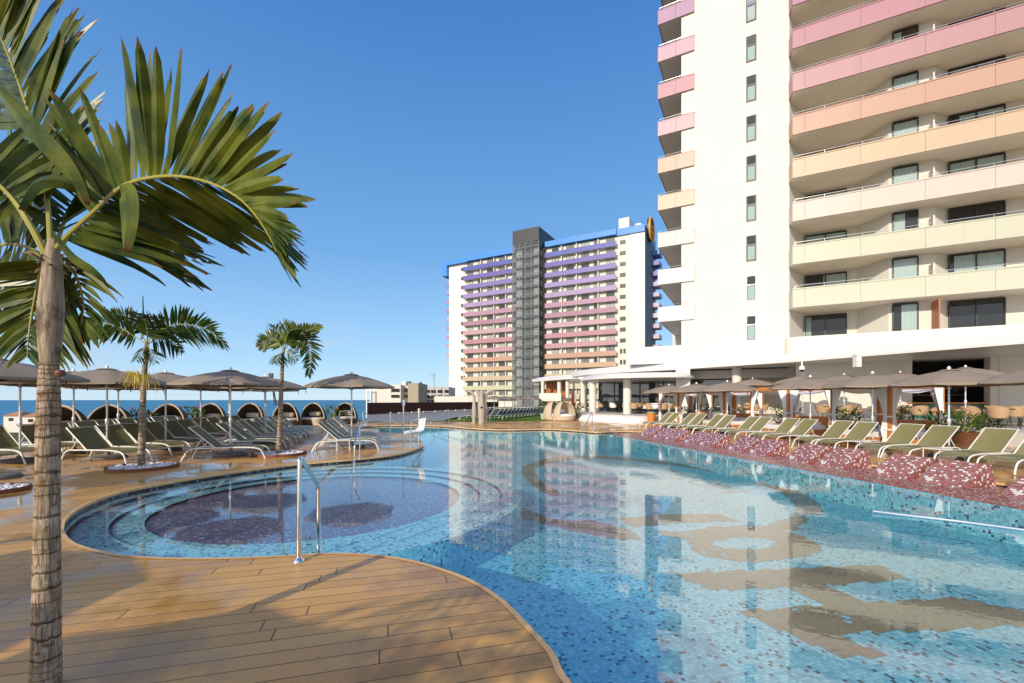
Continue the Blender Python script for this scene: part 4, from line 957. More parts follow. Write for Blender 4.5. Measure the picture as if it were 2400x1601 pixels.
# ------------------------------------------------------------------ umbrellas
def make_umbrella():
    root = thing('umbrella', (0, 0, 0), 'x', 'umbrella', 'x')
    m = MB(); m.tube([(0, 0, .05), (0, 0, 2.42)], .024, 10); m.build('pole', M_POLE, root, True)
    m = MB(); m.lathe([(.024, .92), (.042, .94), (.045, 1.06), (.024, 1.10)], (0, 0, 0), 12); m.build('collar', M_POLE, root, True)
    m = MB(); m.lathe([(.001, 0), (.42, 0), (.44, .03), (.40, .075), (.1, .10), (.045, .16), (.04, .34), (.001, .34)], (0, 0, 0), 24); m.build('base', M_CONC, root, True)
    n = 8; prof = [(.20, 2.425), (.55, 2.36), (.95, 2.25), (1.25, 2.15), (1.46, 2.06)]; m = MB(); vs = []
    for r, z in prof:
        for k in range(n*4):
            a = 2*PI*k/(n*4); q = (k % 4)/4; fold = math.cos((q-.5)*2*PI/n)/math.cos(PI/n); sag = -.035*math.sin(q*PI)*(r/1.46)**2
            rr = r*math.cos(PI/n)/math.cos((q-.5)*2*PI/n)*(1-.03*math.sin(q*PI)*(r/1.46)); vs.append((rr*math.cos(a), rr*math.sin(a), z-sag*.5+sag))
    N_ = n*4
    fs = [(i*N_+k, i*N_+(k+1) % N_, (i+1)*N_+(k+1) % N_, (i+1)*N_+k) for i in range(len(prof)-1) for k in range(N_)]
    # short valance
    vs += [(v[0]*1.003, v[1]*1.003, v[2]-.05) for v in vs[-N_:]]; i = len(prof)-1
    fs += [(i*N_+k, i*N_+(k+1) % N_, (i+1)*N_+(k+1) % N_, (i+1)*N_+k) for k in range(N_)]
    m.add(vs, fs); co = m.build('canopy', M_CANVAS, root, True)
    m = MB(); m.lathe([(.26, 2.43), (.15, 2.465), (.03, 2.48)], (0, 0, 0), 8); m.build('vent_cap', M_CANVAS, co)
    m = MB(); m.lathe([(.001, 2.56), (.03, 2.55), (.04, 2.51), (.04, 2.475), (.001, 2.47)], (0, 0, 0), 10); m.build('finial', M_WHITE, root, True)
    for k in range(n):
        a = 2*PI*k/n; r = MB(); c, s = math.cos(a), math.sin(a)
        r.tube([(.03*c, .03*s, 2.40), (.9*c, .9*s, 2.235), (1.42*c, 1.42*s, 2.05)], .010, 5); r.tube([(.75*c, .75*s, 2.27), (.03*c, .03*s, 1.95)], .008, 5); r.build('rib', M_DARK, root)
    m = MB(); m.lathe([(.026, 1.92), (.045, 1.93), (.045, 1.98), (.026, 1.99)], (0, 0, 0), 10); m.build('runner', M_WHITE, root)
    m = MB(); m.tube([(1.38, .1, 2.04), (1.39, .12, 1.85)], .012, 5); m.build('strap', M_DARK, root)
    return root
KU = Kind(make_umbrella())
UR = [10.2, 12.3, 14.35, 16.6, 21.0, 23.3, 25.8]
for i, d in enumerate(UR):
    KU.put((14.9-.222*d, d, 0), random.uniform(0, .8), 'taupe umbrella on a white pole, %s from the near end behind the right-hand olive loungers' % ORD[i], 'taupe umbrellas on the right side', .99)
U2 = [(19.1, 18.6, 'taupe umbrella on the terrace right in front of the open bar'), (19.6, 22.3, 'taupe umbrella on the terrace left of the bar opening'), (18.2, 24.2, 'taupe umbrella on the terrace against the curved white wall'), (16.4, 24.9, 'taupe umbrella on the terrace below the dome security camera'), (15.8, 29, 'taupe umbrella on the terrace in front of the dark restaurant opening'), (22.2, 17.8, 'taupe umbrella furthest right on the terrace shading the rattan tables')]
for x, y, lab in U2: KU.put((x, y, .5), random.uniform(0, .8), lab, 'taupe umbrellas on the terrace')
UL = [(-12.7, 11.4, 'umbrella at the far left showing between palm fronds and trunk'), (-11.05, 12.05, 'large umbrella just left of the middle palm trunk'), (-13.3, 13.4, 'umbrella half hidden by the big palm trunk'), (-10.9, 13.9, 'umbrella just right of the middle palm trunk'), (-8.1, 12.7, 'umbrella over the loungers between the middle and small palms'), (-9.15, 16.4, 'umbrella directly behind the small palm trunk'), (-5.34, 14.7, 'lone umbrella on the pool peninsula left of the far tower'),
      (-14.8, 16.6, 'umbrella near the sea edge seen below the large left canopy'), (-11.7, 16.6, 'umbrella in the second line between the two small palms'), (-12.3, 19.2, 'umbrella by the wicker daybeds between the two small palms'), (-11.2, 20.0, 'furthest umbrella on the left deck beside the wicker daybeds'), (-10.6, 9.0, 'nearest left umbrella cut by the left picture edge')]
for x, y, lab in UL: KU.put((x, y, 0), random.uniform(0, .8), 'taupe '+lab, 'taupe umbrellas on the left deck', .995)
for i, (px, d) in enumerate([(1158, 45), (1182, 47.5), (1206, 49), (1240, 50), (1268, 52), (1295, 54), (1316, 51)]):
    p = pd(px, 937, d); KU.put((p.x, p.y, .02), random.uniform(0, .8), 'distant taupe umbrella behind the lawn, %s from the left' % ORD[i], 'taupe umbrellas behind the lawn', (1, 1, .80))

# ------------------------------------------------------------------ cabanas
def make_cabana():
    root = thing('cabana', (0, 0, 0), 'x', 'cabana', 'x'); Wd, Dp, Hh = 2.2, 2.0, 2.0
    P = [(0, 0), (Wd, 0), (Wd, Dp), (0, Dp)]
    for x, y in P: m = MB(); m.box((x, y, Hh/2), (.13, .13, Hh)); m.build('post', M_OWOOD, root)
    m = MB()
    for y in (0, Dp): m.box((Wd/2, y, Hh+.06), (Wd+.16, .10, .12))
    for x in (0, Wd): m.box((x, Dp/2, Hh+.055), (.09, Dp-.1, .11))
    for k in range(1, 5): m.box((Wd*k/5, Dp/2, Hh+.14), (.05, Dp+.2, .05))
    m.build('roof_beams', M_OWOOD, root)
    m = MB(); vs = []; n = 10
    for i in range(n+1):
        for j in range(n+1): x = i/n; y = j/n; vs.append((.07+x*(Wd-.14), .07+y*(Dp-.14), Hh-.02-.16*math.sin(PI*x)*(.6+.4*abs(math.cos(3*PI*y)))))
    m.add(vs, [(i*(n+1)+j, (i+1)*(n+1)+j, (i+1)*(n+1)+j+1, i*(n+1)+j+1) for i in range(n) for j in range(n)]); m.build('roof_cloth', M_CURTW, root, True)
    # tied curtains either side of every post
    for (x, y) in P:
        for ax in ((1, 0), (0, 1)):
            sgx = 1 if x < 1 else -1; sgy = 1 if y < 1 else -1; dx = ax[0]*sgx; dy = ax[1]*sgy
            m = MB(); vs = []; zz = [2.0, 1.8, 1.5, 1.2, 1.05, .9, .6, .3, .08]; ww = [.40, .33, .22, .12, .10, .13, .20, .13, .20]; nn = 14
            for z, w_ in zip(zz, ww):
                for i in range(nn+1):
                    q = i/nn; off = .03+q*w_; rip = .028*math.sin(i*1.9+z)
                    nx, ny = (0, 1) if dx else (1, 0); sd2 = -1 if (y < 1 if dx else x < 1) else 1
                    vs.append((x+dx*off+nx*(rip+.085*sd2), y+dy*off+ny*(rip+.085*sd2), z))
            m.add(vs, [(i*(nn+1)+j, (i+1)*(nn+1)+j, (i+1)*(nn+1)+j+1, i*(nn+1)+j+1) for i in range(len(zz)-1) for j in range(nn)]); m.build('curtain', M_CURTW, root, True)
        for z in (1.05, .62): 
            t = MB(); t.box((x, y, z), (.2, .2, .05)); t.build('tie_band', M_CURTW, root)
    m = MB(); m.box((Wd/2, Dp/2, .19), (Wd-.2, Dp-.2, .24)); m.build('daybed_base', M_OWOOD, root)
    m = MB(); m.box((Wd/2, Dp/2, .41), (Wd-.28, Dp-.28, .18)); m.build('mattress', M_CUSHW, root)
    m = MB(); m.box((Wd-.35, Dp*.3, .56), (.28, .6, .16), .2); m.box((Wd-.35, Dp*.7, .56), (.28, .6, .16), -.15); m.build('pillows', M_CUSHW, root)
    m = MB(); m.box((Wd-.1, Dp/2, .62), (.06, Dp-.2, .5)); m.build('headboard', M_OWOOD, root)
    return root
KC = Kind(make_cabana())
for i, t in enumerate((0, 4.05, 8.0, 12.0)):
    p = Vector((12.4, 14.5, 0))+Vector((-.21, .977, 0))*t
    KC.put((p.x, p.y, 0), math.atan2(.217, .976), 'orange timber cabana with tied white curtains, %s from the near end behind the loungers' % ORD[i], 'cabanas behind the right-hand loungers')

# ------------------------------------------------------------------ egg-shaped wicker daybeds
def make_pod(wick, cush):
    root = thing('wicker_daybed', (0, 0, 0), 'x', 'daybed', 'x'); Rr = .79; m = MB(); nu, nv = 28, 14; vs = []; rim = []
    # hood opens towards +x, leaning back; a thick shell
    for layer, rr in ((0, Rr), (1, Rr-.05)):
        for i in range(nu+1):
            a = R(62)+R(236)*i/nu
            for j in range(nv+1):
                e = R(90)*j/nv; z = .30+1.08*math.sin(e)*rr/Rr; cr = math.cos(e)
                # open the front: pull the arc forward over the top
                aa = a if True else a
                x = rr*cr*math.cos(aa); y = rr*cr*math.sin(aa); vs.append((x, y, z))
    n1 = (nu+1)*(nv+1); fs = []
    for l in (0, 1):
        for i in range(nu):
            for j in range(nv): fs.append((l*n1+i*(nv+1)+j, l*n1+(i+1)*(nv+1)+j, l*n1+(i+1)*(nv+1)+j+1, l*n1+i*(nv+1)+j+1))
    for i in (0, nu):
        for j in range(nv): fs.append((i*(nv+1)+j, n1+i*(nv+1)+j, n1+i*(nv+1)+j+1, i*(nv+1)+j+1))
    m.add(vs, fs); ho = m.build('hood', wick, root, True)
    r = MB(); a = R(62); pts = [(Rr*math.cos(R(90)*j/12)*math.cos(a), Rr*math.cos(R(90)*j/12)*math.sin(a), .30+1.08*math.sin(R(90)*j/12)) for j in range(13)]
    pts += [(p[0], -p[1], p[2]) for p in pts[::-1]]; r.tube(pts, .035, 8); r.build('rim', M_WICKL, ho, True)
    m = MB(); m.lathe([(.001, .0), (.66, .0), (.74, .05), (.80, .30), (.78, .34), (.001, .34)], (0, 0, 0), 28); m.build('base', wick, root, True)
    m = MB(); m.lathe([(.72, .34), (.74, .40), (.68, .47), (.001, .49)], (0, 0, 0), 28); m.build('cushion', cush, root, True)
    m = MB(); m.lathe([(.001, -.16), (.2, -.13), (.24, 0), (.2, .13), (.001, .16)], (-.42, 0, .68), 12, .6, 1.6); m.build('back_cushion', cush, root, True)
    return root
KP = Kind(make_pod(M_WICK, M_CUSH))
PD_ = [(-16.3, 16), (-16.55, 18.2), (-16.3, 21), (-16.75, 24.6), (-15.5, 26.2), (-13.8, 27), (-12.75, 28.4), (-11.3, 30)]
LOCS = ['just right of the big palm trunk', 'between the big trunk and the middle palm', 'first to the right of the middle palm', 'second to the right of the middle palm', 'third to the right of the middle palm', 'behind the small palm trunk', 'first to the right of the small palm', 'last in the row beside the lone umbrella pole']
for i, (x, y) in enumerate(PD_):
    KP.put((x, y, 0), rz_of(-x*.55, -y) + .0, 'dark hooded sea edge daybed, '+LOCS[i], 'hooded wicker daybeds at the sea edge')
KP2 = Kind(make_pod(M_WICKL, M_CUSHW))
for px, yb, a, lab in ((1298, 985, -.5, 'left one of two pale hooded wicker daybeds left of the white steps'), (1322, 986.5, -.65, 'right one of two pale hooded wicker daybeds left of the white steps')):
    p = at(px, yb-.5); KP2.put((p.x, p.y, 0), a-.35, lab, 'pale hooded daybeds by the steps', 1.08)
def stool(loc, lab):
    root = thing('wicker_footstool', loc, lab, 'footstool', 'wicker footstools'); m = MB(); m.lathe([(.001, 0), (.26, 0), (.34, .34), (.001, .35)], loc, 20); m.build('base', M_WICKL, root, True)
    m = MB(); m.lathe([(.33, .35), (.34, .40), (.28, .43), (.001, .43)], loc, 20); m.build('cushion', M_CUSH, root, True)
stool(at(713, 996), 'pale round wicker footstool left of the daybed right of the small palm'); stool(at(744, 996.5), 'pale round wicker footstool in front of the first daybed right of the small palm'); stool(at(782, 994), 'pale wicker footstool beside the last sea edge daybed'); stool(at(1304, 986), 'pale wicker footstool in front of the two pale daybeds')

# ------------------------------------------------------------------ plants and pots
def leafcluster(mb, c, r, h, n, ll, seed, wl_=.05, up=.5):
    rnd = random.Random(seed); c = Vector(c)
    for i in range(n):
        a = rnd.uniform(0, 2*PI); rr = r*rnd.random()**.6; b = c+Vector((rr*math.cos(a), rr*math.sin(a), h*rnd.random()))
        d = Vector((math.cos(a)+rnd.uniform(-.6, .6), math.sin(a)+rnd.uniform(-.6, .6), up+rnd.uniform(-.4, .9))).normalized()
        l = ll*rnd.uniform(.6, 1.2); s = d.cross(Vector((rnd.uniform(-1, 1), rnd.uniform(-1, 1), 1))).normalized()*wl_*rnd.uniform(.6, 1.1)
        mb.add([b, b+d*l*.45+s, b+d*l+Vector((0, 0, -l*.15)), b+d*l*.45-s], [(0, 1, 2, 3)], [(0, 0), (0, .4), (.5, .9), (1, .4)])
def shrub(loc, r, h, n, ll, seed, lab, pot=None, flowers=0, name='potted_plant', z=0, wl_=.05, up=.5):
    loc = Vector(loc); root = thing(name, loc, lab, 'plant', 'plants around the terrace and deck'); zz = 0
    if pot: m = MB(); pr, ph, pm = pot; m.lathe([(.001, 0), (pr*.75, 0), (pr, ph*.92), (pr*1.06, ph), (pr*.9, ph), (pr*.85, ph*.9), (.001, ph*.88)], loc, 18); m.build('pot', pm, root, True); zz = ph*.9
    m = MB(); leafcluster(m, loc+Vector((0, 0, zz)), r, h, n, ll, seed, wl_, up); m.build('foliage', M_PLANT, root)
    m = MB()
    for k in range(5): a = k*1.26; m.tube([loc+Vector((0, 0, zz*.9)), loc+Vector((r*.5*math.cos(a), r*.5*math.sin(a), zz+h*.8))], .012, 5)
    m.build('stems', M_RACH, root)
    if flowers:
        rnd = random.Random(seed+9)
        m = MB()
        for k in range(flowers): q = loc+Vector((rnd.uniform(-r, r), rnd.uniform(-r, r), zz+h*rnd.uniform(.8, 1.15))); m.lathe([(.001, -.05), (.05, 0), (.03, .05), (.001, .08)], q, 7)
        m.build('flowers', M_FLOW, root)
shrub(at(1278, 983.5), .45, .8, 130, .38, 1, 'leafy green plant in a pale pot left of the pale daybeds', (.42, .5, M_POT), wl_=.06, up=1)
shrub(at(1350, 984.5), .5, .75, 150, .34, 2, 'flowering bush with red blooms right of the pale daybeds', (.3, .55, M_POTD), 9, wl_=.05)
for i, (px, yb, s_) in enumerate(((312, 1026, 1), (445, 1012, 1.1), (462, 1008, .9), (782, 996, 1.1), (800, 992, .8), (348, 1022, .8))):
    shrub(at(px, yb), .35*s_, .75*s_, 110, .28, 10+i, ['green shrub with yellow flowers between two daybeds left of the middle palm', 'tall leafy shrub with orange tips between the daybeds', 'narrow green shrub beside an umbrella pole and daybed', 'leafy shrub with pale flowers left of the last sea edge daybed', 'low shrub behind the lone umbrella pole', 'low green shrub beside the middle palm trunk'][i], (.25, .4, M_POTD), 2, wl_=.045, up=.9)
spots = [(2205, 1000, 15.0, .5, 'ferny plant with yellow tips at the near cabana foot'), (2265, 1000, 15.8, .45, 'feathery yellow green plant right of the near cabana'), (2090, 1000, 17.6, .6, 'dark broad leaved shrub inside the nearest cabana gap'), (1985, 1000, 19.4, .5, 'dark shrub by the terrace tables behind the second cabana'), (1840, 1000, 22.6, .6, 'round dark green shrub behind the second cabana'), (1720, 1000, 25.5, .45, 'bright green bedding plants behind the third cabana'), (1606, 1000, 28.6, .45, 'small conifer like shrub near the white pier'), (2320, 1000, 17.2, .35, 'small green plant below the rattan chairs at right')]
for i, (px, _, d, s_, lab) in enumerate(spots):
    p = pd(px, 937, d); shrub((p.x, p.y, 0), s_, .75*s_/.5, 160, .26, 30+i, lab, (.4, .45, M_POTD), 0, wl_=.04, up=.8)
bn = thing('timber_bin', (9.0, 28.55, 0), 'round orange timber litter bin at the right end of the white steps', 'bin'); p = bn.location
m = MB(); m.lathe([(.001, 0), (.21, 0), (.26, .76), (.001, .76)], p, 14); m.build('barrel', M_OWOOD, bn)
m = MB(); m.lathe([(.28, .76), (.28, .80), (.2, .83), (.001, .83)], p, 14); m.build('lid', simple('verdigris_lid', (.25, .42, .33), .6, .3), bn)

# ------------------------------------------------------------------ restaurant tables and chairs
def make_chair(mat):
    root = thing('rattan_chair', (0, 0, 0), 'x', 'chair', 'x')
    m = MB(); m.lathe([(.001, .42), (.23, .42), (.25, .45), (.001, .47)], (0, 0, 0), 16); m.build('seat', mat, root, True)
    m = MB(); vs = []; n = 16
    for i in range(n+1):
        a = R(70)+R(220)*i/n; h = .40*math.sin(PI*min(max((i/n), .04), .96))**.5
        for z, rr in ((.44, .24), (.44+h*.5, .29), (.44+h, .31)): vs.append((rr*math.cos(a), rr*math.sin(a), z))
    m.add(vs, [(i*3+j, (i+1)*3+j, (i+1)*3+j+1, i*3+j+1) for i in range(n) for j in range(2)])
    m.tube([vs[i*3+2] for i in range(n+1)], .014, 6); m.build('backrest', mat, root, True)
    for a in (45, 135, 225, 315): l = MB(); c, s = math.cos(R(a)), math.sin(R(a)); l.tube([(.15*c, .15*s, .43), (.26*c, .26*s, .0)], .011, 6); l.build('leg', M_DARK, root)
    return root
def make_dtable():
    root = thing('dining_table', (0, 0, 0), 'x', 'table', 'x'); m = MB(); m.box((0, 0, .74), (.85, .85, .04)); m.build('table_top', M_DARK, root)
    m = MB(); m.box((0, 0, .36), (.09, .09, .70)); m.box((0, 0, .012), (.45, .45, .02)); m.build('pedestal', M_DARK, root); return root
KCH = Kind(make_chair(M_RATT)); KCW = Kind(make_chair(M_WHITE)); KDT = Kind(make_dtable())
spotsT = [(1425, 40.5), (1452, 38), (1500, 37.5), (1530, 35), (1490, 34.2), (1560, 33.5), (1590, 34.8), (1545, 31.6), (2300, 19.2), (2390, 18.2), (2340, 16.8), (2060, 21.5), (2140, 20.2), (1760, 28.5), (1960, 22.8)]
for i, (px, d) in enumerate(spotsT):
    p = pd(px, 937, d); reg = 'left part of the terrace under the low canopy' if i < 8 else 'right part of the terrace by the bar'
    nth = ORD[i] if i < 8 else ORD[i-8]
    order = {8: 'in front of the bar opening', 9: 'cut by the right picture edge', 10: 'nearest the camera at far right', 11: 'behind the nearest cabana curtains', 12: 'just left of the bar opening', 13: 'behind the third cabana', 14: 'behind the second cabana'}
    where = ('%s table from the terrace steps' % nth) if i < 8 else 'terrace table '+order[i]
    KDT.put((p.x, p.y, .5), .3+i*.2, 'dark square dining table, '+where, 'dining tables on the terrace')
    names = ['front', 'right', 'back', 'left']
    for j in range(4):
        a = .3+i*.2+j*PI/2+PI; q = Vector((p.x, p.y, .5))-Vector((math.cos(a), math.sin(a), 0))*.72
        K = KCW if (i < 8 and (i+j) % 4 == 3) else KCH
        K.put((q.x, q.y, .5), a+PI+PI, ('white' if K is KCW else 'woven rattan')+' armchair on the '+names[j]+' side of the '+where.replace('terrace table ', 'table '), 'chairs around the terrace tables')
for i, (px, d, mt, lab) in enumerate(((1360, 43.5, M_RED, 'closed dark red parasol standing left of the front columns'), (1341, 47, M_RED, 'second closed red parasol near the glazed restaurant wall'), (1348, 46, M_CUSH, 'closed cream parasol near the glazed restaurant wall'))):
    p = pd(px, 937, d); m = MB(); m.lathe([(.02, .5), (.02, 1.0), (.1, 1.05), (.13, 1.5), (.05, 2.5), (.001, 2.6)], (p.x, p.y, 0), 10); tag(m.build('closed_parasol', mt, loc=(p.x, p.y, .5), smooth=True), lab, 'parasol')
p = pd(1377, 937, 41.5); yc = KCH.put((p.x, p.y, .5), 1.0, 'rattan chair with a yellow seat beside the front column', 'chairs around the terrace tables')
# fountain columns
fc = thing('fountain_columns', at(1125, 992), 'cluster of grey sculpted columns with flared curling tops at the far pool edge', 'sculpture')
base = fc.location
def fcol(dx, dy, rs, curl, H_=2.25):
    m = MB(); pts = []; rad = []
    for i in range(15):
        q = i/14; z = H_*min(1, q*1.16) if q < .86 else H_*(1-.02)+.02; bx = dx; 
        off = 0 if q < .7 else curl*((q-.7)/.3)**1.6
        z = H_*min(q/.9, 1)-(.10*max(0, (q-.9)/.1)); pts.append((base.x+bx+off, base.y+dy, max(z, .0))); rad.append(rs*(1.15-.1*math.sin(q*6)+.35*math.exp(-((q-.33)/.14)**2)-.45*math.exp(-((q-.72)/.2)**2)) if q < .9 else rs*(.7-.5*(q-.9)/.1))
    m.tube(pts, rad, 14); m.build('column', M_STONE, fc, True)
fcol(.12, 0, .19, .0); fcol(-.40, .1, .12, -.62); fcol(.30, .2, .16, .75); fcol(-.08, .35, .13, -.3); fcol(.05, .3, .13, .25)
m = MB(); m.lathe([(.001, -.02), (.06, -.01), (.09, .02), (.001, .03)], (0, 0, 0), 12)
m2 = MB(); m2.tube([(base.x+.12, base.y-.27, 1.08), (base.x+.12, base.y-.19, 1.08)], .085, 14); m2.build('emblem_boss', M_DARK, fc, True)

# ------------------------------------------------------------------ handrails, pool lift
def rail(pts, r, label, flange=True):
    P = [Vector(p) for p in pts]
    root = thing('pool_handrail', (P[0].x, P[0].y, 0), label, 'handrail', 'steel pool handrails')
    # round the corners
    Q = [P[0]]
    for i in range(1, len(P)-1):
        a = (P[i-1]-P[i]).normalized()*.06; b = (P[i+1]-P[i]).normalized()*.06
        for k in range(5): t = k/4; Q.append(P[i]+a*(1-t)**2+b*t**2)
    Q.append(P[-1]); m = MB(); m.tube(Q, r, 14); m.build('tube', M_STEEL, root, True)
    m = MB(); m.lathe([(r, .05), (r*1.3, .035), (r*2.4, .014), (r*2.5, .004)], (P[0].x, P[0].y, P[0].z), 20); m.build('flange', M_STEEL, root, True)
b0 = at(700, 1316)
rail([b0, (b0.x+.01, b0.y, 1.04), (-2.20, 5.02, .63), (-2.215, 5.05, -.4)], .0235, 'nearest polished steel handrail rising from the front deck into the round shallow')
b0 = at(843, 1073)
rail([b0, (b0.x, b0.y, 1.0), (-3.92, 11.0, .46), (-3.94, 11.0, -.5)], .022, 'steel handrail at the pool edge in front of the peninsula loungers')
rail([(-5.6, 20.3, 0), (-5.6, 20.3, 1.05), (-5.45, 21.9, .33), (-5.45, 21.9, -.5)], .022, 'right one of the pair of handrails entering the dark far lobe')
rail([(-6.75, 20.0, 0), (-6.75, 20.0, 1.05), (-6.0, 21.6, .33), (-6.0, 21.6, -.5)], .022, 'left one of the pair of handrails entering the dark far lobe')
rail([(-4.15, 28.9, 0), (-4.15, 28.9, .98), (-4.8, 26, .27), (-4.8, 26, -.5)], .022, 'left of two long sloping handrails at the far pool edge before the fence')
rail([(-3.15, 29.0, 0), (-3.15, 29.0, .98), (-4.3, 25.7, .22), (-4.3, 25.7, -.5)], .022, 'right of two long sloping handrails at the far pool edge before the fence')
rail([at(1388, 1010.5), at(1388, 1010.5)+Vector((0, 0, 1.02)), (3.42, 21.9, -.1), (3.40, 21.8, -.3)], .022, 'sloping handrail at the far right pool edge before the white steps')
rail([at(796, 1010), at(796, 1010)+Vector((0, 0, 1.0)), at(796, 1010)+Vector((.5, .1, 1.05)), at(820, 1008)+Vector((.1, 0, .8))], .02, 'curved grab rail behind the peninsula loungers')
lift = thing('pool_lift', at(990, 1047), 'pool access lift with a white plastic seat on the peninsula tip', 'pool lift'); lp = lift.location
m = MB(); m.tube([(lp.x-.05, lp.y+.15, .02), (lp.x-.05, lp.y+.15, 1.3)], .045, 12); m.tube([(lp.x-.05, lp.y+.15, .55), (lp.x-.35, lp.y+.05, .5)], .03, 8); m.tube([(lp.x-.4, lp.y, .45), (lp.x-.1, lp.y, .1), (lp.x+.1, lp.y, -.05)], .018, 8); m.build('post', M_STEEL, lift, True)
m = MB(); vs = []
prof = [(-.62, .53), (-.5, .56), (-.2, .57), (-.10, .62), (-.06, .80), (-.02, 1.0)]
for x, z in prof:
    for y in (-.22, -.12, .12, .22): vs.append((lp.x-.1+x+.1, lp.y+y-.05, z-(.0 if abs(y) > .15 else .03)))
m.add(vs, [(i*4+j, (i+1)*4+j, (i+1)*4+j+1, i*4+j+1) for i in range(5) for j in range(3)]); n_ = len(m.v)
m.add([Vector(v)+Vector((.01, 0, -.035)) for v in vs], [(i*4+j, i*4+j+1, (i+1)*4+j+1, (i+1)*4+j) for i in range(5) for j in range(3)])
for j in (0, 3): m.add([vs[i*4+j] for i in range(6)]+[Vector(vs[i*4+j])+Vector((.01, 0, -.035)) for i in range(6)], [(i, i+1, 7+i, 6+i) for i in range(5)])
m.build('seat', M_SEATW, lift, True)
b0 = at(946.6, 1049); m = MB(); m.tube(catmull([b0, b0+Vector((0, 0, .85)), b0+Vector((.06, 0, .95)), b0+Vector((.55, .1, .98))], 5), .022, 10); m.build('arm_rail', M_STEEL, lift, True)
m = MB(); m.tube([(lp.x-.5, lp.y+.4, 0), (lp.x-.5, lp.y+.4, 1.45)], .025, 8); m.box((lp.x-.5, lp.y+.4, 1.5), (.08, .06, .2)); m.build('control_post', M_STEEL, lift); lift.rotation_euler = (0, 0, .7)
# floating hose with blue sheath
h0 = at(2045, 1203, WZ); hp = [h0+Vector((0, 0, .03)), at(2130, 1212, WZ)+Vector((0, 0, .02)), at(2250, 1226, WZ)+Vector((0, 0, .02)), at(2420, 1249, WZ)+Vector((0, 0, .02))]
m = MB(); m.tube(catmull(hp, 5), .02, 8); tag(m.build('cleaning_pole', M_BLUEP, loc=h0, smooth=True), 'long blue pole floating on the water at the right', 'pole')

# ------------------------------------------------------------------ palms
def frond(parent, pts, SA, SB, n=30, L_=.6, W_=.028, droop=.25, mat=M_LEAF, seed=0, start=.15, fwd=(15, 60), rr=.013, endw=.5, seg=7):
    rnd = random.Random(seed); C_ = catmull(pts, 8); m_ = len(C_)
    lens = [0]
    for i in range(1, m_): lens.append(lens[-1]+(C_[i]-C_[i-1]).length)
    T = lens[-1]
    def ev(t):
        q = t*T; i = 0
        while i < m_-2 and lens[i+1] < q: i += 1
        f = (q-lens[i])/max(1e-6, lens[i+1]-lens[i]); p = C_[i].lerp(C_[i+1], f); tg = (C_[i+1]-C_[i]).normalized(); return p, tg
    mb = MB()
    for S, sg_ in ((Vector(SA), 1), (Vector(SB), -1)):
        for i in range(n):
            t = start+(1-start)*(i+rnd.uniform(-.25, .25)+.4)/n; t = min(max(t, start), .995); p, tg = ev(t)
            s_ = (S-tg*S.dot(tg))
            if s_.length < 1e-3: continue
            s_.normalize(); q = (t-start)/(1-start)
            fa = R(fwd[0]+(fwd[1]-fwd[0])*q**1.3+rnd.uniform(-7, 7)); up = tg.cross(s_).normalized()
            d = (s_*math.cos(fa)+tg*math.sin(fa)+up*rnd.uniform(-.14, .14)).normalized()
            l = L_*(.62+.55*math.sin(PI*min(1, q*.95+.12)))*(1-.45*q**3)*rnd.uniform(.85, 1.08)
            if rnd.random() < .06: l *= .6
            wv = (tg-d*tg.dot(d)).normalized(); nv = d.cross(wv).normalized(); wv = (wv*math.cos(.35*rnd.uniform(-1, 1))+nv*math.sin(.5*rnd.uniform(-1, 1))).normalized()
            w0 = W_*rnd.uniform(.8, 1.2)*(1-.35*q); vs = []; uv = []; dr = droop*rnd.uniform(.6, 1.5)
            for k in range(seg+1):
                u = k/seg; c = p+d*l*u*(1-.12*dr*u*u)+Vector((0, 0, -1))*l*dr*u**2.2; ww = w0*(min(1, .35+3.2*u) if u < .25 else 1.0)*(1-(max(0, u-.45)/.55)**1.8*(1-.10*endw))
                vs += [c-wv*ww+nv*ww*.35, c, c+wv*ww+nv*ww*.35]; uv += [(0, u), (.5, u), (1, u)]
            if endw > 1:
                vs[-3] = vs[-3]-d*l*rnd.uniform(.0, .16); vs[-1] = vs[-1]-d*l*rnd.uniform(.0, .16); vs[-2] = vs[-2]-d*l*rnd.uniform(0, .05)
            mb.add(vs, [(k*3+j, (k+1)*3+j, (k+1)*3+j+1, k*3+j+1) for k in range(seg) for j in range(2)], uv)
    fo = mb.build('frond', mat, parent)
    r_ = MB(); r_.tube(C_, [rr*(1-.8*i/(m_-1)) for i in range(m_)], 6); r_.build('rachis', M_RACH, fo, True)
    return fo
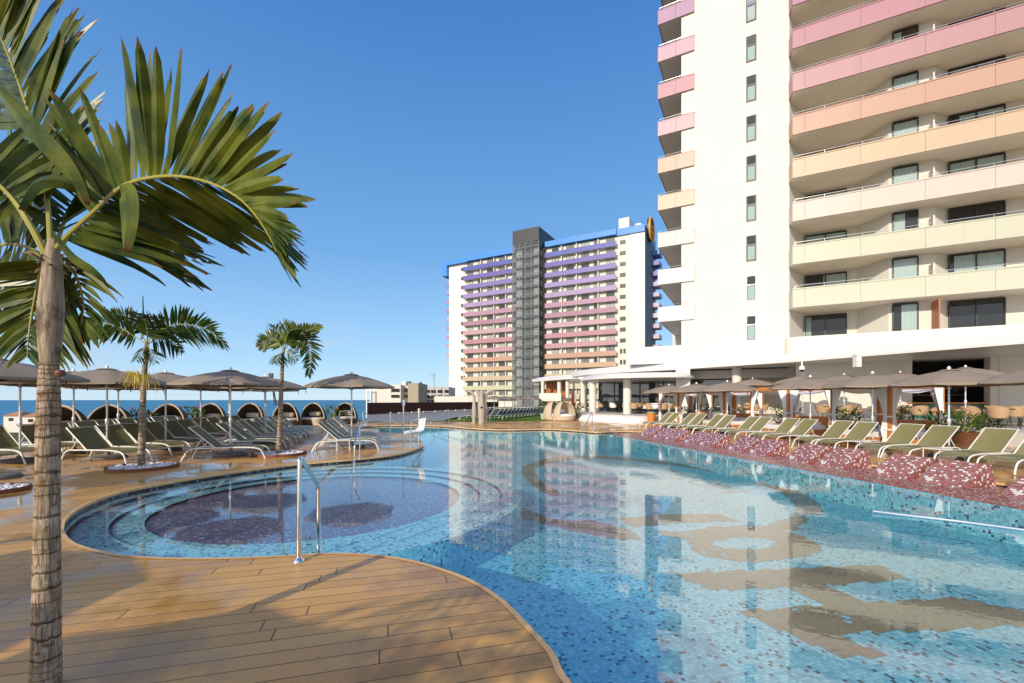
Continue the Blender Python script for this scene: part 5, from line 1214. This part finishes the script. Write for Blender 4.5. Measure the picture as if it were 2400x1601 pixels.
def trunk(parent, path, radii, ring=.07, seg=90, n=20, mat=M_BARK, ringamp=.05, seed=1):
    C_ = catmull(path, 10); tot = sum((C_[i]-C_[i-1]).length for i in range(1, len(C_)))
    def ev(t):
        q = t*(len(C_)-1); i = min(int(q), len(C_)-2); return C_[i].lerp(C_[i+1], q-i)
    m = MB(); vs = []; uv = []; rnd = random.Random(seed); pos = 0; rings = [0]
    while rings[-1] < tot: rings.append(rings[-1]+ring*rnd.uniform(.6, 1.5))
    for i in range(seg+1):
        t = i/seg; c = ev(t); h = t*tot; j = max(k for k in range(len(rings)) if rings[k] <= h+1e-6); fr = (h-rings[j])/(ring)
        q = t*(len(radii)-1); a = min(int(q), len(radii)-2); r = radii[a]*(1-(q-a))+radii[a+1]*(q-a); r *= 1+ringamp*(math.exp(-min(fr, 1)*5)-.3)
        gl = j+min(fr, .99)
        for k in range(n+1):
            an = 2*PI*k/n; r2 = r*(1+.03*noise.noise(Vector((math.cos(an)*2, math.sin(an)*2, h*9+seed)))); vs.append(c+Vector((r2*math.cos(an), r2*math.sin(an), .004*noise.noise(Vector((an, h*4, 0)))))); uv.append((gl, k/n))
    m.add(vs, [(i*(n+1)+k, i*(n+1)+k+1, (i+1)*(n+1)+k+1, (i+1)*(n+1)+k) for i in range(seg) for k in range(n)], uv)
    return m.build('trunk', mat, parent, True)

# big palm at left
BD = 2.45
def q_(x, y, d=BD): return pd(x, y, d)
PB = thing('palm_tree', (q_(106, 1601).x, BD, 0), 'big palm close to the camera at the far left with broad ragged fronds', 'palm', 'palms on the deck')
tb = [Vector((q_(104, 1601).x-.02, BD, -.02)), q_(107, 1600), q_(110, 1300), q_(113, 1000), q_(116, 850)]
trunk(PB, tb, [.078, .068, .060, .053, .050, .040], .055, 220, 28)
cs = MB(); prof = [(.0375, 852), (.041, 842), (.047, 815), (.055, 770), (.056, 720), (.050, 680), (.044, 640), (.038, 612), (.030, 585), (.018, 560)]
for i in range(len(prof)-1): pass
pts = [q_(116+(852-y)*.03, y) for r, y in prof]; cs.tube(pts, [r for r, y in prof], 24); cs.build('crownshaft', M_SHAFT, PB, True)
# boss and husk scraps
m = MB(); m.lathe([(.001, -.02), (.02, -.015), (.026, 0), (.018, .018), (.001, .02)], q_(141, 875, BD-.03), 10); m.build('old_flower_scar', M_POTD, PB, True)
c0 = q_(120, 600)
for i in range(9):
    a = i*.7; m_a = MB(); b = c0+Vector((.04*math.cos(a), .04*math.sin(a), -.02-.03*(i % 3)))
    leafcluster(m_a, b, .01, .02, 3, .10, 70+i, .015, -.2); m_a.build('husk', M_SHAFT, PB)
UPV = (0, 0, 1)
frond(PB, [q_(128, 585), q_(160, 550, 2.42), q_(215, 500, 2.38), q_(290, 435, 2.34), q_(388, 413, 2.30), q_(480, 425, 2.27), q_(556, 462, 2.24), q_(610, 520, 2.22), q_(648, 590, 2.2)], (-.12, -.25, 1), (.25, .95, -.30), 50, .56, .032, .06, seed=1, start=.2, fwd=(10, 74), endw=2.6)
frond(PB, [q_(118, 585), q_(112, 480, 2.5), q_(96, 370, 2.55), q_(68, 265, 2.6), q_(20, 130, 2.6), q_(-40, 0, 2.55), q_(-110, -90, 2.5)], (.75, -.1, .85), (-.8, .5, -.1), 46, .60, .033, .04, seed=2, start=.16, fwd=(30, 48), endw=2.6)
frond(PB, [q_(106, 596), q_(72, 530, 2.42), q_(20, 455, 2.4), q_(-60, 390, 2.35), q_(-180, 350, 2.3), q_(-300, 370, 2.2)], (.2, .3, .95), (-.1, .3, -1), 24, .46, .032, .15, seed=3, start=.3, rr=.018, endw=2.6)
frond(PB, [q_(138, 585), q_(175, 535, 2.55), q_(225, 505, 2.65), q_(275, 500, 2.75), q_(315, 515, 2.85)], (.75, .1, -.72), (.45, .2, -.9), 17, .60, .026, .10, seed=4, start=.15, fwd=(15, 35), endw=2.2)
frond(PB, [q_(108, 600, 2.6), q_(95, 640, 2.68), q_(82, 700, 2.72), q_(70, 770, 2.72), q_(64, 835, 2.7)], (-1, -.1, -.30), (.9, .1, -.6), 24, .38, .032, .2, seed=5, start=.05, fwd=(25, 45))
frond(PB, [q_(100, 600, 2.6), q_(50, 575, 2.68), q_(-20, 580, 2.7), q_(-100, 630, 2.7)], (-.1, .1, -1), (0, .3, 1), 20, .42, .032, .2, seed=6, start=.15)
frond(PB, [q_(130, 585, 2.55), q_(150, 520, 2.7), q_(185, 450, 2.85), q_(225, 400, 3.0)], (-.5, -.1, .9), (.7, .2, .6), 14, .34, .032, .08, seed=7, start=.2)
frond(PB, [q_(136, 600, 2.6), q_(160, 615, 2.7), q_(185, 665, 2.75), q_(195, 725, 2.8), q_(182, 790, 2.8)], (1, .1, -.5), (-.3, .2, -1), 14, .30, .028, .2, seed=9, start=.05, fwd=(25, 50))
frond(PB, [q_(124, 585, 2.6), q_(110, 500, 2.8), q_(50, 430, 3.05), q_(-30, 420, 3.3), q_(-120, 450, 3.5)], (0, 0, 1), (0, .2, -1), 24, .46, .032, .12, seed=10, start=.15)
for (pp, l_) in (([q_(280, 435, 2.3), q_(292, 450, 2.24), q_(296, 510, 2.22), q_(290, 590, 2.22)], .05), ([q_(230, 470, 2.3), q_(150, 425, 2.2), q_(80, 430, 2.15), q_(42, 490, 2.13)], .035), ([q_(-10, 205, 2.2), q_(70, 300, 2.18), q_(150, 390, 2.2), q_(200, 480, 2.25)], .045), ([q_(122, 550, 2.36), q_(160, 600, 2.3), q_(205, 630, 2.3), q_(240, 660, 2.32)], .022)):
    mb_ = MB(); C_ = catmull(pp, 6); n_ = len(C_); vs = []; uv = []
    for i, c in enumerate(C_):
        u = i/(n_-1); t_g = (C_[min(i+1, n_-1)]-C_[max(i-1, 0)]).normalized(); wv = t_g.cross(Vector((0, 1, 0))).normalized(); ww = l_*math.sin(PI*(.08+.9*u))**.6
        vs += [c-wv*ww+Vector((0, .02, 0)), c, c+wv*ww+Vector((0, .02, 0))]; uv += [(0, u), (.5, u), (1, u)]
    mb_.add(vs, [(k*3+j, (k+1)*3+j, (k+1)*3+j+1, k*3+j+1) for k in range(n_-1) for j in range(2)], uv); mb_.build('drooping_leaflet', M_LEAF, PB)
def peb(loc, rx, ry, lab, seed):
    loc = Vector(loc); root = thing('pebble_planter', (loc.x, loc.y, 0), lab, 'planter', 'round pebble planters'); m = MB(); m.lathe([(1, .004), (1, .075), (.965, .075), (.965, .004)], (loc.x, loc.y, 0), 40, rx, ry); m.build('rust_edge', M_CORTEN, root)
    rnd = random.Random(seed); m = MB()
    for i in range(420):
        a = rnd.uniform(0, 2*PI); r = math.sqrt(rnd.random())*.93; p = Vector((loc.x+rx*r*math.cos(a), loc.y+ry*r*math.sin(a), .035+rnd.uniform(-.01, .025))); s_ = rnd.uniform(.018, .042)
        m.lathe([(.001, -s_*.6), (s_*.8, -s_*.4), (s_, 0), (s_*.7, s_*.5), (.001, s_*.65)], p, 6, rnd.uniform(.7, 1.2), rnd.uniform(.7, 1.2))
    p = m.build('pebbles', M_PEB, root, True); p['kind'] = 'stuff'
    m = MB(); m.sheet([[(loc.x+rx*.98*math.cos(a*PI/16), loc.y+ry*.98*math.sin(a*PI/16)) for a in range(32)]], .02); m.build('soil', M_POTD, root)
# middle palm
b2 = at(331, 1098); D2 = b2.y; g2 = lambda x, y, dd=0: pd(x, y, D2+dd)
P2 = thing('palm_tree', (b2.x, b2.y, 0), 'middle slim palm with two wide dark fronds standing in a pebble planter', 'palm', 'palms on the deck')
trunk(P2, [b2, g2(333, 1000), g2(337, 900), g2(341, 850)], [.078, .068, .062, .055, .05], .07, 120, 18, seed=5)
m = MB(); m.tube([g2(341, 852), g2(342, 835), g2(344, 812), g2(344, 800)], [.05, .055, .045, .02], 14); m.build('crownshaft', M_SHAFT, P2, True)
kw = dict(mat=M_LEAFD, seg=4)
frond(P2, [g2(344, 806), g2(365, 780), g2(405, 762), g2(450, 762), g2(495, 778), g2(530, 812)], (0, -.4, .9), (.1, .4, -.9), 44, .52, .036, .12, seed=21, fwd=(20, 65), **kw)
frond(P2, [g2(343, 806), g2(310, 785), g2(275, 765), g2(235, 758), g2(200, 770), g2(172, 800)], (0, -.3, .9), (0, .4, -.9), 44, .50, .036, .12, seed=22, fwd=(20, 65), **kw)
frond(P2, [g2(344, 806), g2(345, 775, -.2), g2(338, 750, -.5), g2(325, 735, -.9)], (-1, 0, .2), (1, 0, .2), 20, .42, .036, .1, seed=23, **kw)
frond(P2, [g2(343, 806), g2(325, 770), g2(300, 745), g2(262, 730)], (-.3, 0, .9), (.2, .2, -.9), 23, .34, .033, .1, seed=24, **kw)
frond(P2, [g2(345, 808), g2(370, 795, .4), g2(400, 800, .9), g2(425, 825, 1.3)], (.3, 0, .8), (-.1, 0, -1), 23, .42, .033, .2, seed=25, **kw)
frond(P2, [g2(344, 806), g2(350, 775, .3), g2(365, 752, .8), g2(390, 745, 1.2)], (-.4, 0, .8), (.6, 0, -.4), 20, .4, .033, .1, seed=26, **kw)
frond(P2, [g2(343, 810), g2(335, 820, -.3), g2(320, 845, -.6)], (-1, 0, -.4), (.8, 0, -.6), 9, .3, .022, .2, seed=27, **kw)
frond(P2, [g2(346, 810), g2(355, 825, -.2), g2(365, 850, -.4)], (-.8, 0, -.4), (1, 0, -.5), 9, .3, .022, .2, seed=28, **kw)
m = MB(); m.tube([g2(336, 760), g2(335, 693)], [.02, .008], 6); m.build('spear_leaf', M_LEAFD, P2)
rnd = random.Random(4); m = MB()
for i in range(60):
    a = rnd.uniform(0, 2*PI); st_ = g2(318 if i < 44 else 344, 888); e = st_+Vector((rnd.uniform(-.32, .22), rnd.uniform(-.2, .2), rnd.uniform(-.1, .12))); m.tube([g2(337, 895), st_.lerp(e, .6)+Vector((0, 0, .12)), e+Vector((0, 0, -rnd.uniform(.05, .28)))], .006, 4)
m.build('flower_strands', M_YEL, P2)
peb((b2.x+.03, b2.y+.02, 0), .68, .68, 'round rust edged planter of white pebbles at the middle palm foot', 1)
# small palm
b3 = at(653, 1066); D3 = b3.y; g3 = lambda x, y, dd=0: pd(x, y, D3+dd)
P3 = thing('palm_tree', (b3.x, b3.y, 0), 'small palm with a bright sunlit crown left of the lone umbrella', 'palm', 'palms on the deck')
trunk(P3, [b3, g3(656, 1000), g3(659, 920), g3(662, 850)], [.085, .07, .065, .055, .05], .09, 110, 16, seed=8)
m = MB(); m.tube([g3(662, 852), g3(663, 830), g3(666, 815)], [.052, .045, .025], 12); m.build('crownshaft', M_SHAFT, P3, True)
kw = dict(mat=M_LEAF, seg=4)
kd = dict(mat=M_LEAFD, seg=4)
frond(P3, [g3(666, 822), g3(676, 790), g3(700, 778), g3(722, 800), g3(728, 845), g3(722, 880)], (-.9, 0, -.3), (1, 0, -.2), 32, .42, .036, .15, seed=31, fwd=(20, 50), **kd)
frond(P3, [g3(665, 822), g3(672, 790, -.2), g3(680, 775, -.5), g3(700, 770, -.8)], (-.5, 0, .9), (.8, 0, .6), 27, .42, .038, .05, seed=32, **kw)
frond(P3, [g3(664, 822), g3(650, 800), g3(630, 795), g3(608, 812)], (0, 0, 1), (-.2, 0, -1), 27, .38, .036, .15, seed=33, **kw)
frond(P3, [g3(666, 820), g3(690, 795), g3(720, 775), g3(752, 765)], (0, -.2, .9), (.1, .2, -.9), 27, .34, .036, .12, seed=34, **kw)
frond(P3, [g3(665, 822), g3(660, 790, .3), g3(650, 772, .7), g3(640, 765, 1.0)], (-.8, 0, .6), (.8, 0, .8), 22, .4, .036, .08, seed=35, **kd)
frond(P3, [g3(664, 824), g3(655, 835, -.3), g3(645, 850, -.5)], (-1, 0, -.3), (.6, 0, -.8), 12, .34, .022, .2, seed=36, **kw)
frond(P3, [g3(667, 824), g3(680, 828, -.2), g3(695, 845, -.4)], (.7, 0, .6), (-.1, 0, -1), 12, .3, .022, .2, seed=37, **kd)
m = MB(); rnd = random.Random(6)
for i in range(26): e = g3(640, 900)+Vector((rnd.uniform(-.2, .2), rnd.uniform(-.2, .2), rnd.uniform(-.2, .1))); m.tube([g3(657, 900), g3(648, 893), e], .005, 4)
m.build('flower_strands', M_RACH, P3)
peb((b3.x+.0, b3.y+.05, 0), .72, .72, 'round rust edged planter of white pebbles at the small palm foot', 2)
pz = at(-25, 1153); peb((pz.x, pz.y, 0), .50, .50, 'round rust edged planter of white pebbles cut by the left picture edge', 3)

# ------------------------------------------------------------------ unseen umbrellas and palms, added behind and left of the camera to shade the foreground
for i, (x, y) in enumerate(((-4.6, -2.4), (-7.2, -1.0), (-2.5, -4.9))): KU.put((x, y, 0), i*.4, 'unseen taupe umbrella added behind the viewpoint for shade, number %s along' % ORD[i], 'unseen umbrellas added for foreground shade')
def shade_palm(x, y, h, seed, lab):
    root = thing('palm_tree', (x, y, 0), lab, 'palm', 'palms on the deck'); trunk(root, [Vector((x, y, 0)), Vector((x+.05, y, h*.5)), Vector((x+.1, y, h))], [.1, .08, .07], .08, 60, 12, seed=seed)
    for i in range(9):
        a = i*2*PI/9+seed; c, s = math.cos(a), math.sin(a); b = Vector((x+.1, y, h)); l = 1.7
        frond(root, [b, b+Vector((c*l*.35, s*l*.35, .55)), b+Vector((c*l*.75, s*l*.75, .45)), b+Vector((c*l, s*l, -.1))], (-s, c, -.2), (s, -c, -.2), 16, .5, .026, .3, M_LEAFD, seed*10+i, seg=3)
shade_palm(-4.2, -3.9, 2.6, 3, 'unseen slim palm added just behind the viewpoint to shade the deck')
shade_palm(-8.4, .6, 2.9, 7, 'unseen slim palm added left of the viewpoint to shade the deck')
shade_palm(-11.4, 2.4, 2.8, 9, 'unseen palm added by the left loungers to shade the deck')
KU.put((-10.6, 5.2, 0), .3, 'unseen taupe umbrella added left of the viewpoint for shade', 'unseen umbrellas added for foreground shade')
shade_palm(-5.8, -6.0, 3.2, 5, 'unseen taller palm added further behind the viewpoint to shade the deck')
